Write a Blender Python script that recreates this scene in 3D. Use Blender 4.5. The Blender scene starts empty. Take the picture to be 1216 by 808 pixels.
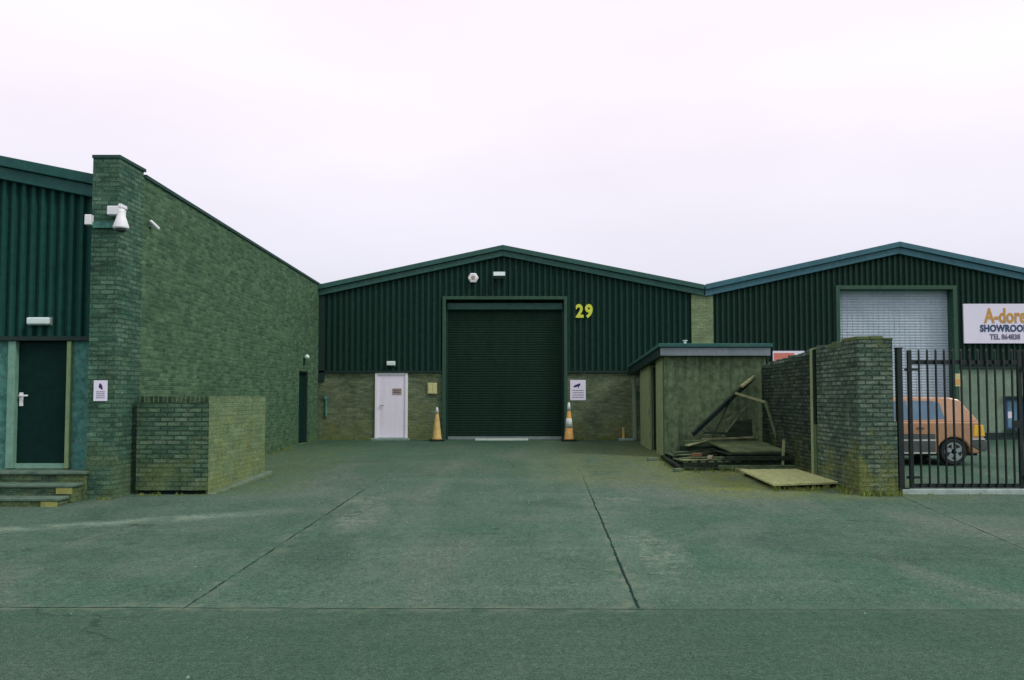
import bpy, bmesh, math, random
from mathutils import Vector, Matrix
random.seed(7)
R = math.radians
scene = bpy.context.scene
col = scene.collection

# ------------------------------------------------------------------ camera
F = 980.0; PITCH = R(2.6); CAMZ = 1.75; SHY = 23.5
cd = bpy.data.cameras.new('camera'); cam = bpy.data.objects.new('camera', cd); col.objects.link(cam)
cd.sensor_width = 36; cd.lens = 36 * F / 1216; cd.shift_y = SHY / 1216
cd.clip_end = 2000; cd.clip_start = 0.05
cam.location = (0, 0, CAMZ); cam.rotation_euler = (math.pi / 2 + PITCH, 0, 0)
scene.camera = cam

def at(px, py, Y):
    """photo measurement -> world x, z on the upright plane y = Y"""
    cx = (px - 608) / F; cy = (404 + SHY - py) / F
    d = Vector((cx, math.cos(PITCH) - cy * math.sin(PITCH), math.sin(PITCH) + cy * math.cos(PITCH)))
    t = Y / d.y
    return Vector((d.x * t, Y, CAMZ + d.z * t))
def X(px, Y, py=480): return at(px, py, Y).x
def Z(py, Y): return at(608, py, Y).z

def gz(y):
    if y < 7: return 0.0
    if y > 25: return 0.468
    return 0.026 * (y - 7)

# ------------------------------------------------------------------ mesh helpers
def rootloc(p):
    l = Vector((0, 0, 0))
    while p is not None:
        l += p.location; p = p.parent
    return l

class MB:
    def __init__(s): s.bm = bmesh.new(); s.T = Matrix()
    def v(s, p): return s.bm.verts.new(s.T @ Vector(p))
    def face(s, pts):
        try: return s.bm.faces.new([s.v(p) for p in pts])
        except ValueError: return None
    def box(s, x0, x1, y0, y1, z0, z1):
        P = [s.v(p) for p in ((x0,y0,z0),(x1,y0,z0),(x1,y1,z0),(x0,y1,z0),(x0,y0,z1),(x1,y0,z1),(x1,y1,z1),(x0,y1,z1))]
        for f in ((0,3,2,1),(4,5,6,7),(0,1,5,4),(1,2,6,5),(2,3,7,6),(3,0,4,7)):
            s.bm.faces.new([P[i] for i in f])
        return s
    def hexa(s, bot, top):
        P = [s.v(p) for p in list(bot) + list(top)]; n = len(bot)
        s.bm.faces.new(P[:n][::-1]); s.bm.faces.new(P[n:])
        for i in range(n):
            j = (i + 1) % n
            s.bm.faces.new((P[i], P[j], P[n + j], P[n + i]))
        return s
    def prism_y(s, poly, y0, y1):      # polygon in x,z extruded along y
        return s.hexa([(x, y0, z) for x, z in poly], [(x, y1, z) for x, z in poly])
    def prism_x(s, poly, x0, x1):      # polygon in y,z
        return s.hexa([(x0, y, z) for y, z in poly], [(x1, y, z) for y, z in poly])
    def beam(s, a, b, w, h, up=(0, 0, 1)):
        a = Vector(a); b = Vector(b); d = (b - a).normalized(); u = Vector(up)
        if abs(d.dot(u)) > .98: u = Vector((0, 1, 0))
        r = d.cross(u).normalized(); u = r.cross(d).normalized()
        o = [r*w/2+u*h/2, -r*w/2+u*h/2, -r*w/2-u*h/2, r*w/2-u*h/2]
        return s.hexa([a + k for k in o], [b + k for k in o])
    def cyl(s, a, b, r0, r1=None, n=16):
        r1 = r0 if r1 is None else r1
        a = Vector(a); b = Vector(b); d = (b - a).normalized()
        u = Vector((0, 0, 1)) if abs(d.z) < .9 else Vector((1, 0, 0))
        r = d.cross(u).normalized(); u = r.cross(d)
        c = [(math.cos(2*math.pi*i/n), math.sin(2*math.pi*i/n)) for i in range(n)]
        return s.hexa([a + (r*x+u*y)*r0 for x, y in c], [b + (r*x+u*y)*r1 for x, y in c])
    def lathe(s, o, prof, n=24, axis='z'):
        o = Vector(o); rings = []
        for (r, h) in prof:
            ring = []
            for i in range(n):
                a = 2*math.pi*i/n
                p = Vector((r*math.cos(a), r*math.sin(a), h))
                if axis == 'y': p = Vector((r*math.cos(a), h, r*math.sin(a)))
                ring.append(s.v(o + p))
            rings.append(ring)
        for A, B in zip(rings, rings[1:]):
            for i in range(n):
                j = (i+1) % n
                s.bm.faces.new((A[i], A[j], B[j], B[i]))
        s.bm.faces.new(rings[0][::-1]); s.bm.faces.new(rings[-1])
        return s
    def build(s, name, mat, parent=None, loc=None, bevel=0.0, smooth=False, label=None, seg=1):
        bm = s.bm
        bmesh.ops.recalc_face_normals(bm, faces=bm.faces)
        uv = bm.loops.layers.uv.new('UVMap')
        for f in bm.faces:
            n = f.normal; ax = max(range(3), key=lambda i: abs(n[i]))
            for l in f.loops:
                c = l.vert.co
                l[uv].uv = (c.y, c.z) if ax == 0 else ((c.x, c.z) if ax == 1 else (c.x, c.y))
            f.smooth = smooth
        off = rootloc(parent) if parent else Vector(loc or (0, 0, 0))
        bmesh.ops.translate(bm, verts=bm.verts, vec=-off)
        me = bpy.data.meshes.new(name); bm.to_mesh(me); bm.free()
        ob = bpy.data.objects.new(name, me); col.objects.link(ob)
        me.materials.append(mat)
        if parent: ob.parent = parent
        else: ob.location = off
        if bevel:
            m = ob.modifiers.new('bevel', 'BEVEL'); m.width = bevel; m.segments = seg; m.limit_method = 'ANGLE'; m.angle_limit = R(40)
        if label: ob['label'] = label
        return ob

def tag(o, label, cat, group=None, kind=None):
    if label: o['label'] = label
    if cat: o['category'] = cat
    if group: o['group'] = group
    if kind: o['kind'] = kind
    return o
def thing(name, loc, label, cat, group=None, rz=0):
    o = bpy.data.objects.new(name, None); o.empty_display_size = .2; col.objects.link(o)
    o.location = loc; o.rotation_euler = (0, 0, rz)
    return tag(o, label, cat, group)
def copy_tree(o, parent=None):
    c = o.copy(); col.objects.link(c)
    if parent: c.parent = parent
    for ch in list(o.children): copy_tree(ch, c)
    return c
def text_mesh(name, s, size, mat, parent, center, offset=.0, extrude=.004, sx=1.0, spacing=1.0):
    """upright text facing the yard (-y), centred on `center` (world)"""
    cu = bpy.data.curves.new('lettering', 'FONT'); cu.body = s; cu.size = size; cu.extrude = extrude
    cu.align_x = 'CENTER'; cu.align_y = 'CENTER'; cu.offset = offset; cu.resolution_u = 3; cu.space_character = spacing
    to = bpy.data.objects.new('lettering', cu); col.objects.link(to)
    dg = bpy.context.evaluated_depsgraph_get()
    me = bpy.data.meshes.new_from_object(to.evaluated_get(dg))
    bpy.data.objects.remove(to)
    me.transform(Matrix.Rotation(math.pi/2, 4, 'X')); me.transform(Matrix.Diagonal((sx, 1, 1, 1)))
    off = rootloc(parent)
    me.transform(Matrix.Translation(Vector(center) - off))
    ob = bpy.data.objects.new(name, me); col.objects.link(ob); me.materials.clear(); me.materials.append(mat)
    ob.parent = parent
    return ob

# ------------------------------------------------------------------ materials
class NT:
    def __init__(s, name, rough=.7, spec=.5, metal=0):
        s.m = bpy.data.materials.new(name); s.m.use_nodes = True; s.t = s.m.node_tree; s.n = s.t.nodes
        s.b = s.n['Principled BSDF']; s.b.inputs['Roughness'].default_value = rough
        s.b.inputs['Specular IOR Level'].default_value = spec; s.b.inputs['Metallic'].default_value = metal
        s.tc = s.n.new('ShaderNodeTexCoord')
        s.geo = s.n.new('ShaderNodeNewGeometry')
    def L(s, a, b): s.t.links.new(a, b)
    @property
    def pos(s): return s.geo.outputs['Position']
    def obj(s): return s.tc.outputs['Object']
    def uv(s): return s.tc.outputs['UV']
    def _in(s, sock, v):
        if hasattr(v, 'links'): s.L(v, sock)
        else: sock.default_value = v
    def math(s, op, a, b=0.0, clamp=False):
        n = s.n.new('ShaderNodeMath'); n.operation = op; n.use_clamp = clamp
        s._in(n.inputs[0], a); s._in(n.inputs[1], b); return n.outputs[0]
    def vscale(s, v, sc):
        n = s.n.new('ShaderNodeVectorMath'); n.operation = 'MULTIPLY'; s.L(v, n.inputs[0]); n.inputs[1].default_value = sc; return n.outputs[0]
    def xyz(s, v):
        n = s.n.new('ShaderNodeSeparateXYZ'); s.L(v, n.inputs[0]); return n.outputs
    def noise(s, sc, vec=None, detail=4, rough=.55, dist=0):
        n = s.n.new('ShaderNodeTexNoise'); n.inputs['Scale'].default_value = sc; n.inputs['Detail'].default_value = detail
        n.inputs['Roughness'].default_value = rough; n.inputs['Distortion'].default_value = dist
        s.L(vec if vec is not None else s.pos, n.inputs['Vector']); return n.outputs['Fac']
    def ramp(s, f, a, b, lo=0.0, hi=1.0):
        n = s.n.new('ShaderNodeMapRange'); n.clamp = True
        s._in(n.inputs[0], f); n.inputs[1].default_value = a; n.inputs[2].default_value = b
        n.inputs[3].default_value = lo; n.inputs[4].default_value = hi; return n.outputs[0]
    def mix(s, f, a, b, mode='MIX'):
        n = s.n.new('ShaderNodeMix'); n.data_type = 'RGBA'; n.blend_type = mode
        s._in(n.inputs[0], f)
        for k, v in ((6, a), (7, b)):
            if hasattr(v, 'links'): s.L(v, n.inputs[k])
            else: n.inputs[k].default_value = (*v, 1) if len(v) == 3 else v
        return n.outputs[2]
    def scalec(s, c, f):
        n = s.n.new('ShaderNodeVectorMath'); n.operation = 'SCALE'
        if hasattr(c, 'links'): s.L(c, n.inputs[0])
        else: n.inputs[0].default_value = c
        s._in(n.inputs[3], f); return n.outputs[0]
    def color(s, c):
        if hasattr(c, 'links'): s.L(c, s.b.inputs['Base Color'])
        else: s.b.inputs['Base Color'].default_value = (*c, 1)
    def bump(s, h, d=.01, st=1.0):
        n = s.n.new('ShaderNodeBump'); n.inputs['Distance'].default_value = d; n.inputs['Strength'].default_value = st
        s.L(h, n.inputs['Height']); s.L(n.outputs[0], s.b.inputs['Normal'])
    def rough(s, f): s._in(s.b.inputs['Roughness'], f)

def brick(name, c1, c2, mortar, stain, moss, bw=.225, rh=.075, moss_amt=.5, base=.2, stain_amt=.7, contrast=1.0, seed=0.0, mort=.011, eff=None):
    m = NT(name, .95, .08)
    b = m.n.new('ShaderNodeTexBrick'); b.inputs['Scale'].default_value = 1
    b.inputs['Brick Width'].default_value = bw; b.inputs['Row Height'].default_value = rh
    b.inputs['Mortar Size'].default_value = mort; b.inputs['Mortar Smooth'].default_value = .3; b.inputs['Bias'].default_value = -.1
    m.L(m.uv(), b.inputs['Vector'])
    b.inputs['Color1'].default_value = (*c1, 1); b.inputs['Color2'].default_value = (*c2, 1); b.inputs['Mortar'].default_value = (*mortar, 1)
    off = m.n.new('ShaderNodeVectorMath'); off.operation = 'ADD'; m.L(m.pos, off.inputs[0]); off.inputs[1].default_value = (seed, seed*2, seed)
    P = off.outputs[0]
    # per brick value scatter through stretched noise
    pb = m.noise(1.0, m.vscale(P, (4.4, 4.4, 13)), 2, .7); contrast = contrast*.5
    c = m.scalec(b.outputs['Color'], m.ramp(pb, .25, .75, 1 - .7*contrast, 1 + .8*contrast))
    st = m.noise(.9, P, 5, .65, .4)
    c = m.mix(m.ramp(st, .46, .72, 0, stain_amt*.6), c, stain)
    ef = m.noise(2.3, m.vscale(P, (1, 1, .6)), 6, .7)
    c = m.mix(m.ramp(ef, .56, .74, 0, .45), c, m.scalec(eff or mortar, 1.15))
    # moss: patches, more near the foot
    z = m.xyz(m.pos)[2]
    foot = m.ramp(z, base + 1.3, base, 0, .2)
    mo = m.math('ADD', m.noise(1.7, P, 7, .72), foot)
    c = m.mix(m.ramp(mo, .58, .72, 0, moss_amt), c, moss)
    g = m.noise(42, P, 4, .8)
    c = m.scalec(c, m.ramp(g, .32, .68, .45, 1.6))
    c = m.scalec(c, m.ramp(m.noise(3, P, 6, .75), .35, .65, .85, 1.16))
    m.color(c)
    h = m.math('ADD', m.math('MULTIPLY', m.math('SUBTRACT', 1.0, b.outputs['Fac']), 1.0), m.math('MULTIPLY', m.noise(45, P, 4), .6))
    m.bump(h, .016, 1.0)
    return m.m

def paint(name, c, rough=.5, dirt=(.02, .03, .025), dirt_amt=.35, spec=.4, streak=True, metal=0, var=.15, sc=1.5):
    m = NT(name, rough, spec, metal)
    v = m.vscale(m.pos, (5, 5, .35)) if streak else m.pos
    n = m.noise(sc, v, 5, .65)
    cc = m.scalec(c, m.ramp(m.noise(9, m.pos, 4, .6), .3, .7, 1-var, 1+var))
    cc = m.mix(m.ramp(n, .48, .8, 0, dirt_amt), cc, dirt)
    m.color(cc)
    m.rough(m.ramp(m.noise(6, m.pos, 3), .3, .7, max(rough-.12, .05), min(rough+.15, 1)))
    m.bump(m.noise(30, m.pos, 3), .002, .3)
    return m.m

def woodm(name, c, dark, var=.35, moss=None):
    m = NT(name, .9, .08)
    g = m.noise(3, m.vscale(m.pos, (2.2, 14, 14)), 6, .7, .6)
    c1 = m.mix(m.ramp(g, .35, .65), dark, c)
    c1 = m.scalec(c1, m.ramp(m.noise(2.5, m.pos, 4), .3, .7, 1-var, 1+var))
    if moss: c1 = m.mix(m.ramp(m.noise(3.3, m.pos, 6, .7), .48, .66, 0, .8), c1, moss)
    m.color(c1); m.bump(g, .004, .6)
    return m.m

M = {}
M['wall_side'] = brick('brick_green_brown', (.042, .100, .056), (.098, .178, .098), (.085, .155, .09), (.026, .072, .042), (.09, .15, .05), moss_amt=.35, stain_amt=.45, contrast=.75)
M['wall_quoin'] = brick('brick_quoin', (.040, .095, .065), (.092, .170, .112), (.036, .09, .062), (.025, .085, .065), (.15, .20, .07), moss_amt=.3, stain_amt=.65, seed=3, eff=(.14, .24, .17))
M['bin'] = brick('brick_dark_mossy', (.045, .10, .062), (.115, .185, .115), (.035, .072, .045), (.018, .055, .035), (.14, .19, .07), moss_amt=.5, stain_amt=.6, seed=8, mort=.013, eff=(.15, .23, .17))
M['bin_cap'] = brick('brick_soldier', (.025, .06, .04), (.075, .13, .07), (.13, .18, .1), (.02, .045, .03), (.2, .26, .08), bw=.075, rh=.225, moss_amt=.5, stain_amt=.4, seed=9)
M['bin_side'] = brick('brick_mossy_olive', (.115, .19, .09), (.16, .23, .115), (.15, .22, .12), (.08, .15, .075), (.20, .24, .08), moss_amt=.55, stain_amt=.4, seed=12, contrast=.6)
M['bin_foot'] = paint('bin_footing', (.12, .18, .12), .9, (.05, .09, .05), .6, .2, False)
M['base29'] = brick('brick_pale_olive', (.095, .14, .08), (.165, .21, .12), (.135, .18, .11), (.03, .065, .038), (.15, .18, .055), moss_amt=.5, base=.45, contrast=.8, seed=17)
M['pier'] = brick('brick_pier', (.15, .22, .11), (.2, .27, .14), (.2, .27, .16), (.1, .17, .09), (.22, .25, .08), moss_amt=.5, base=.45, contrast=.5, seed=21)
M['base3'] = paint('render_pale_green', (.18, .27, .19), .9, (.08, .15, .1), .5, .2)
M['yardwall'] = brick('brick_yard_wall', (.065, .11, .08), (.15, .205, .15), (.04, .07, .052), (.014, .04, .026), (.17, .20, .05), moss_amt=.65, stain_amt=.8, seed=30, contrast=1.3, base=.1, mort=.014, eff=(.17, .23, .17))
M['coping'] = paint('coping_mossy', (.07, .12, .06), .95, (.2, .2, .03), .8, .2, False, sc=2.2)
M['copingdark'] = paint('coping_dark', (.025, .07, .06), .8, (.01, .03, .02), .4, .2, False)
M['block'] = paint('painted_blockwork', (.06, .19, .16), .9, (.2, .34, .28), .65, .1, False, sc=12, var=.4)
M['clad'] = paint('cladding_green', (.014, .046, .034), .65, (.008, .032, .021), .5, .08)
M['clad_left'] = paint('cladding_green_left', (.013, .068, .055), .65, (.008, .042, .033), .5, .08)
M['clad3'] = paint('cladding_dark_green', (.017, .046, .034), .65, (.009, .027, .02), .5, .08)
M['fascia'] = paint('fascia_green', (.026, .10, .08), .5, (.014, .06, .045), .4, .3, False)
M['fascia_left'] = paint('fascia_teal', (.010, .082, .072), .5, (.01, .05, .042), .35, .25, False)
M['fascia3'] = paint('fascia_blue', (.04, .14, .17), .5, (.03, .09, .1), .5, .3, False)
M['dark'] = paint('dark_trim', (.008, .03, .025), .6, (.005, .012, .01), .3, .3)
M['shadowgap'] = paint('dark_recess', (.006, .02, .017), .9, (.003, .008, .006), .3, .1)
M['trim'] = paint('trim_green', (.02, .078, .045), .6, (.015, .04, .03), .4, .4)
M['roller'] = paint('roller_green', (.013, .034, .023), .7, (.006, .022, .015), .6, .05, True, var=.12)
M['roller_head'] = paint('roller_header_green', (.014, .075, .055), .6, (.012, .05, .04), .4, .4)
M['roller3'] = paint('roller_pale_blue', (.40, .50, .56), .5, (.24, .34, .40), .6, .4, False, var=.06)
M['roof'] = paint('roof_sheet', (.05, .09, .085), .6, (.03, .05, .04), .5, .3)
M['door_dark'] = paint('door_teal', (.005, .024, .020), .7, (.003, .02, .016), .4, .06)
M['frame_pale'] = paint('frame_pale_green', (.15, .31, .235), .6, (.08, .18, .12), .4, .3)
M['frame_yellow'] = paint('frame_moss_yellow', (.20, .31, .15), .7, (.12, .22, .1), .4, .3)
M['door_white'] = paint('door_white', (.80, .79, .90), .5, (.45, .48, .48), .3, .4, var=.03)
M['white'] = paint('white_plastic', (.78, .82, .84), .45, (.45, .52, .5), .25, .4, False, var=.03)
M['lampglass'] = paint('lamp_diffuser', (.62, .78, .74), .3, (.4, .5, .45), .3, .5, False, var=.03)
M['steel'] = paint('grey_steel', (.2, .27, .26), .4, (.1, .14, .12), .4, .5, False, metal=.3)
M['black'] = paint('black_paint', (.004, .012, .012), .35, (.012, .02, .014), .3, .5)
M['rubber'] = paint('black_rubber', (.012, .018, .018), .75, (.03, .035, .03), .4, .3, False)
M['concrete_step'] = paint('concrete_step', (.10, .165, .12), .9, (.025, .05, .035), .85, .2, False, sc=4)
M['step_riser'] = brick('brick_step', (.03, .07, .045), (.08, .14, .09), (.05, .09, .06), (.015, .035, .025), (.15, .2, .07), base=0, seed=40)
M['yellow'] = paint('worn_yellow_paint', (.27, .29, .08), .8, (.1, .17, .09), .8, .3, False, sc=7)
M['kerbc'] = paint('kerb_concrete', (.2, .3, .26), .9, (.07, .12, .1), .5, .2, False)
M['kerbpale'] = paint('kerb_pale', (.32, .42, .38), .9, (.12, .18, .15), .5, .1, False, sc=4)
M['sill'] = paint('sill_pale', (.36, .45, .40), .8, (.15, .25, .2), .5, .2, False, sc=4)
M['numyellow'] = paint('number_yellow', (.6, .68, .06), .5, (.4, .5, .1), .3, .4, False, var=.05)
M['signwhite'] = paint('sign_white', (.76, .76, .88), .45, (.5, .55, .62), .15, .4, False, var=.02)
M['orange'] = paint('letter_amber', (.52, .30, .06), .5, (.35, .25, .08), .3, .4, False)
M['navy'] = paint('letter_navy', (.02, .06, .14), .5, (.02, .04, .08), .2, .4, False)
M['greyink'] = paint('letter_grey', (.12, .13, .2), .5, (.1, .1, .15), .2, .4, False)
M['purple'] = paint('ink_purple', (.035, .02, .13), .5, (.03, .02, .1), .2, .4, False)
M['cream'] = paint('cream_plastic', (.55, .56, .27), .6, (.3, .33, .15), .3, .3, False)
M['tan'] = paint('tan_plate', (.36, .3, .22), .6, (.2, .2, .15), .4, .3, False)
M['brickred'] = paint('brick_red', (.2, .1, .06), .9, (.1, .12, .06), .5, .1, False)
M['redsign'] = paint('sign_red', (.62, .2, .15), .5, (.5, .25, .2), .3, .3, False)
M['cone_orange'] = paint('cone_orange', (.62, .36, .10), .6, (.35, .33, .10), .6, .3, False, sc=5)
M['cone_faded'] = paint('cone_faded_yellow', (.50, .36, .12), .7, (.33, .33, .13), .6, .3, False, sc=5)
M['cone_white'] = paint('cone_sleeve', (.6, .66, .6), .6, (.2, .35, .28), .6, .3, False, sc=5)
M['shedwall'] = paint('shed_render', (.10, .15, .082), .95, (.02, .04, .027), 1.0, .08, True, sc=1.6, var=.4)
M['sheddoor'] = paint('shed_painted_timber', (.24, .31, .15), .9, (.13, .2, .08), .5, .3)
M['shedroof'] = paint('shed_felt', (.03, .11, .10), .9, (.08, .14, .1), .5, .2, False)
M['shedfascia'] = paint('shed_fascia_white', (.17, .22, .24), .8, (.08, .13, .13), .4, .3, False)
M['timber'] = woodm('timber_grey', (.13, .19, .10), (.05, .09, .05), .4)
M['timber_dark'] = woodm('timber_dark', (.035, .055, .035), (.012, .022, .015), .4)
M['timber_light'] = woodm('timber_light', (.30, .32, .17), (.14, .18, .09), .4)
M['ply'] = woodm('plywood_weathered', (.13, .18, .085), (.07, .11, .055), .3, (.06, .1, .04))
M['sheet'] = paint('board_mossy_yellow', (.40, .46, .20), .9, (.26, .33, .13), .6, .2, False, sc=3, var=.25)
M['carpaint'] = paint('car_pinkish_tan', (.40, .235, .13), .22, (.2, .13, .075), .3, .6, False, var=.04)
M['carplastic'] = paint('car_grey_plastic', (.06, .08, .075), .6, (.04, .05, .05), .3, .4, False)
M['carstrip'] = paint('car_pale_strip', (.45, .5, .45), .5, (.3, .33, .3), .3, .4, False)
M['alloy'] = paint('wheel_silver', (.26, .34, .33), .4, (.2, .25, .24), .3, .5, False, metal=.5)
M['amber'] = paint('lamp_amber', (.75, .45, .02), .25, (.5, .3, .02), .2, .6, False)
M['redlamp'] = paint('lamp_red', (.5, .05, .03), .25, (.3, .03, .02), .2, .6, False)
M['bluepanel'] = paint('blue_panel', (.12, .28, .38), .5, (.05, .14, .2), .3, .4, False)
def glassm(name, c, rough=.06):
    m = NT(name, rough, .9); m.color(m.scalec(c, m.ramp(m.noise(2, m.pos), .3, .7, .7, 1.3))); return m.m
M['carglass'] = glassm('car_glass', (.03, .12, .19))
M['winglass'] = glassm('window_glass', (.03, .08, .09))
M['dome'] = glassm('dome_smoked', (.004, .008, .01))
M['grass'] = paint('weed_green', (.16, .22, .05), .8, (.08, .13, .04), .5, .2, False, sc=9, var=.4)

# ------------------------------------------------------------------ ground
gm = NT('ground_concrete', .9, .06)
px_, py_, pz_ = gm.xyz(gm.pos)
big = gm.noise(.22, None, 4, .55, .3); mid = gm.noise(1.1, gm.vscale(gm.pos, (1, .6, 1)), 6, .65); fine = gm.noise(30, None, 5, .75); grit = gm.noise(120, None, 2, .6)
c = gm.mix(gm.ramp(big, .35, .65), (.056, .125, .088), (.088, .140, .108))
c = gm.mix(gm.ramp(mid, .45, .7, 0, .6), c, (.042, .100, .070))
c = gm.mix(gm.ramp(gm.noise(.6, gm.vscale(gm.pos, (.35, 1.7, 1)), 5, .6), .52, .72, 0, .5), c, (.105, .17, .13))
# broad worn and weathered areas
w1 = gm.noise(.5, gm.vscale(gm.pos, (1, .45, 1)), 5, .6, .8)
c = gm.mix(gm.ramp(w1, .50, .62, 0, .55), c, (.122, .158, .134))
w2 = gm.noise(.42, gm.vscale(gm.pos, (.8, .8, 1)), 6, .62, 1.2)
c = gm.mix(gm.ramp(w2, .54, .66, 0, .6), c, (.045, .092, .068))
w3 = gm.noise(2.6, gm.pos, 6, .75, .5)
c = gm.mix(gm.ramp(w3, .56, .68, 0, .4), c, (.05, .10, .07))
# near road slab is a shade greener
road = gm.ramp(py_, 6.93, 6.9)
c = gm.mix(gm.math('MULTIPLY', road, .6), c, (.040, .088, .060))
# oily darker track and mossy yard by the walls
def band(xc, w, amt, colr, base_c, ylo, yhi, seed=.0):
    d = gm.math('ABSOLUTE', gm.math('SUBTRACT', px_, xc))
    f = gm.ramp(d, w, w*.5, 0, 1)
    f = gm.math('MULTIPLY', f, gm.ramp(py_, ylo, ylo+1.5)); f = gm.math('MULTIPLY', f, gm.ramp(py_, yhi, yhi-1.0))
    f = gm.math('MULTIPLY', f, gm.ramp(gm.noise(2.1+seed, None, 6, .75), .36, .54, 0, amt))
    return gm.mix(f, base_c, colr)
c = band(5.0, 2.6, .9, (.15, .19, .055), c, 12.6, 26, .1)
c = band(2.6, 2.6, .7, (.12, .155, .07), c, 14, 26, .3)
c = band(-5.2, 2.0, .7, (.095, .145, .07), c, 13, 27, .2)
c = band(-1.0, 3.4, .45, (.075, .12, .07), c, 15, 26, .5)
# tyre lines running to the roller door
for xc, w in ((-1.25, .28), (.55, .28), (1.2, .5)):
    c = band(xc, w, .16, (.15, .21, .17), c, 7.2, 20, .7)
# damp darker apron along the unit, its contact shade painted in as well
damp_shade = gm.math('MULTIPLY', gm.ramp(py_, 20.5, 24.4), gm.ramp(gm.noise(1.2, None, 5, .7), .3, .6, .35, .95))
c = gm.mix(damp_shade, c, (.035, .085, .055))
# pale arcs by the bins
arc = gm.math('SUBTRACT', py_, gm.math('ADD', 10.6, gm.math('MULTIPLY', gm.math('ADD', px_, 6.0), .45)))
af = gm.math('MULTIPLY', gm.ramp(gm.math('ABSOLUTE', arc), .35, .05), gm.ramp(px_, -2.6, -4.2))
c = gm.mix(gm.math('MULTIPLY', af, gm.ramp(gm.noise(3, None, 5), .35, .6, .1, .6)), c, (.22, .31, .24))
# two pale scuffs
for sx_, sy_, lx, ly in ((-2.3, 12.9, .45, .5), (1.75, 13.0, .4, .35), (1.6, 9.2, .35, 1.5), (-2.1, 11.4, .4, 1.4)):
    dx = gm.math('DIVIDE', gm.math('SUBTRACT', px_, sx_), lx); dy = gm.math('DIVIDE', gm.math('SUBTRACT', py_, sy_), ly)
    rr = gm.math('ADD', gm.math('MULTIPLY', dx, dx), gm.math('MULTIPLY', dy, dy))
    c = gm.mix(gm.math('MULTIPLY', gm.ramp(rr, 1, .1), gm.ramp(gm.noise(8, None, 6, .7), .42, .62, .0, .45)), c, (.26, .30, .23))
# aggregate speckle
c = gm.scalec(c, gm.ramp(gm.noise(9, gm.vscale(gm.pos, (1.3, .9, 1)), 7, .8), .36, .64, .84, 1.18))
c = gm.scalec(c, gm.ramp(fine, .34, .66, .68, 1.36))
c = gm.scalec(c, gm.ramp(grit, .34, .66, .6, 1.5))
c = gm.scalec(c, gm.ramp(gm.noise(8, gm.vscale(gm.pos, (.12, 3.2, 1)), 4, .7), .38, .62, .95, 1.05))
c = gm.mix(gm.ramp(gm.noise(55, None, 2, .5), .68, .74, 0, .7), c, (.3, .36, .32))
# hairline cracks, sparse, and a few oil drips
vo = gm.n.new('ShaderNodeTexVoronoi'); vo.feature = 'DISTANCE_TO_EDGE'; vo.inputs['Scale'].default_value = .33
wv = gm.n.new('ShaderNodeVectorMath'); wv.operation = 'ADD'; wn_ = gm.n.new('ShaderNodeTexNoise'); wn_.inputs['Scale'].default_value = 1.3; wn_.inputs['Detail'].default_value = 6
gm.L(gm.pos, wn_.inputs['Vector']); gm.L(gm.pos, wv.inputs[0]); gm.L(wn_.outputs['Color'], wv.inputs[1]); gm.L(wv.outputs[0], vo.inputs['Vector'])
crk = gm.math('MULTIPLY', gm.ramp(vo.outputs['Distance'], .006, .002), gm.ramp(gm.noise(.35, None, 3), .52, .6))
c = gm.mix(gm.math('MULTIPLY', crk, .55), c, (.02, .045, .035))
c = gm.mix(gm.ramp(gm.noise(1.5, None, 3, .5), .70, .76, 0, .55), c, (.03, .06, .045))
# joints
wob = gm.math('MULTIPLY', gm.math('SUBTRACT', gm.noise(2.2, None, 5, .7), .5), .06)
gap = gm.ramp(gm.noise(1.6, None, 4, .7), .36, .5)
jt = None
def joint(d, w, extra=None, halo=True):
    global c, jt
    a = gm.math('ABSOLUTE', gm.math('ADD', d, wob))
    w = gm.math('MULTIPLY', gm.ramp(gm.noise(4.2, None, 4, .7), .35, .6, .5, 1.35), w) if True else w
    l = gm.ramp(gm.math('DIVIDE', a, w), 1, .4)
    h = gm.ramp(gm.math('DIVIDE', a, w), 12, 1)
    if extra is not None: l = gm.math('MULTIPLY', l, extra); h = gm.math('MULTIPLY', h, extra)
    if halo: c = gm.mix(gm.math('MULTIPLY', h, gm.ramp(gm.noise(5, None, 5), .42, .6, 0, .55)), c, (.17, .22, .16))
    c = gm.mix(l, c, (.012, .035, .03))
    jt = l if jt is None else gm.math('MAXIMUM', jt, l)
tr = gm.math('MULTIPLY', gm.ramp(px_, 1.4, 1.0, .35, 1), gm.ramp(gm.noise(.9, None, 3), .3, .5, .45, 1))
joint(gm.math('SUBTRACT', py_, gm.math('SUBTRACT', 6.92, gm.math('MULTIPLY', px_, .012))), .016, tr)
upper = gm.math('MULTIPLY', gm.ramp(py_, 6.9, 6.95), gm.ramp(py_, 19, 12.5, .1, 1))
def lj(x0, sl, w, k=1.0):
    d = gm.math('SUBTRACT', px_, gm.math('ADD', x0, gm.math('MULTIPLY', gm.math('SUBTRACT', py_, 6.9), sl)))
    joint(d, w, gm.math('MULTIPLY', upper, gm.math('MULTIPLY', gap, k) if k < 1 else upper))
lj(-2.73, .03, .018, .9); lj(1.05, .034, .017); lj(5.4, .13, .014, .9)
tint = gm.n.new('ShaderNodeVectorMath'); tint.operation = 'MULTIPLY'; gm.L(c, tint.inputs[0]); tint.inputs[1].default_value = (.87, .87, .83); c = tint.outputs[0]
gm.color(c)
gm.rough(.92)
hgt = gm.math('SUBTRACT', gm.math('ADD', gm.math('MULTIPLY', fine, .5), gm.math('MULTIPLY', grit, .5)), gm.math('MULTIPLY', jt, 1.6))
gm.bump(hgt, .005, .6)
g = MB()
ys = [-300, -60, -10, 0, 4, 6.5, 7] + [7 + i for i in range(1, 19)] + [30, 60, 300]
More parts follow.
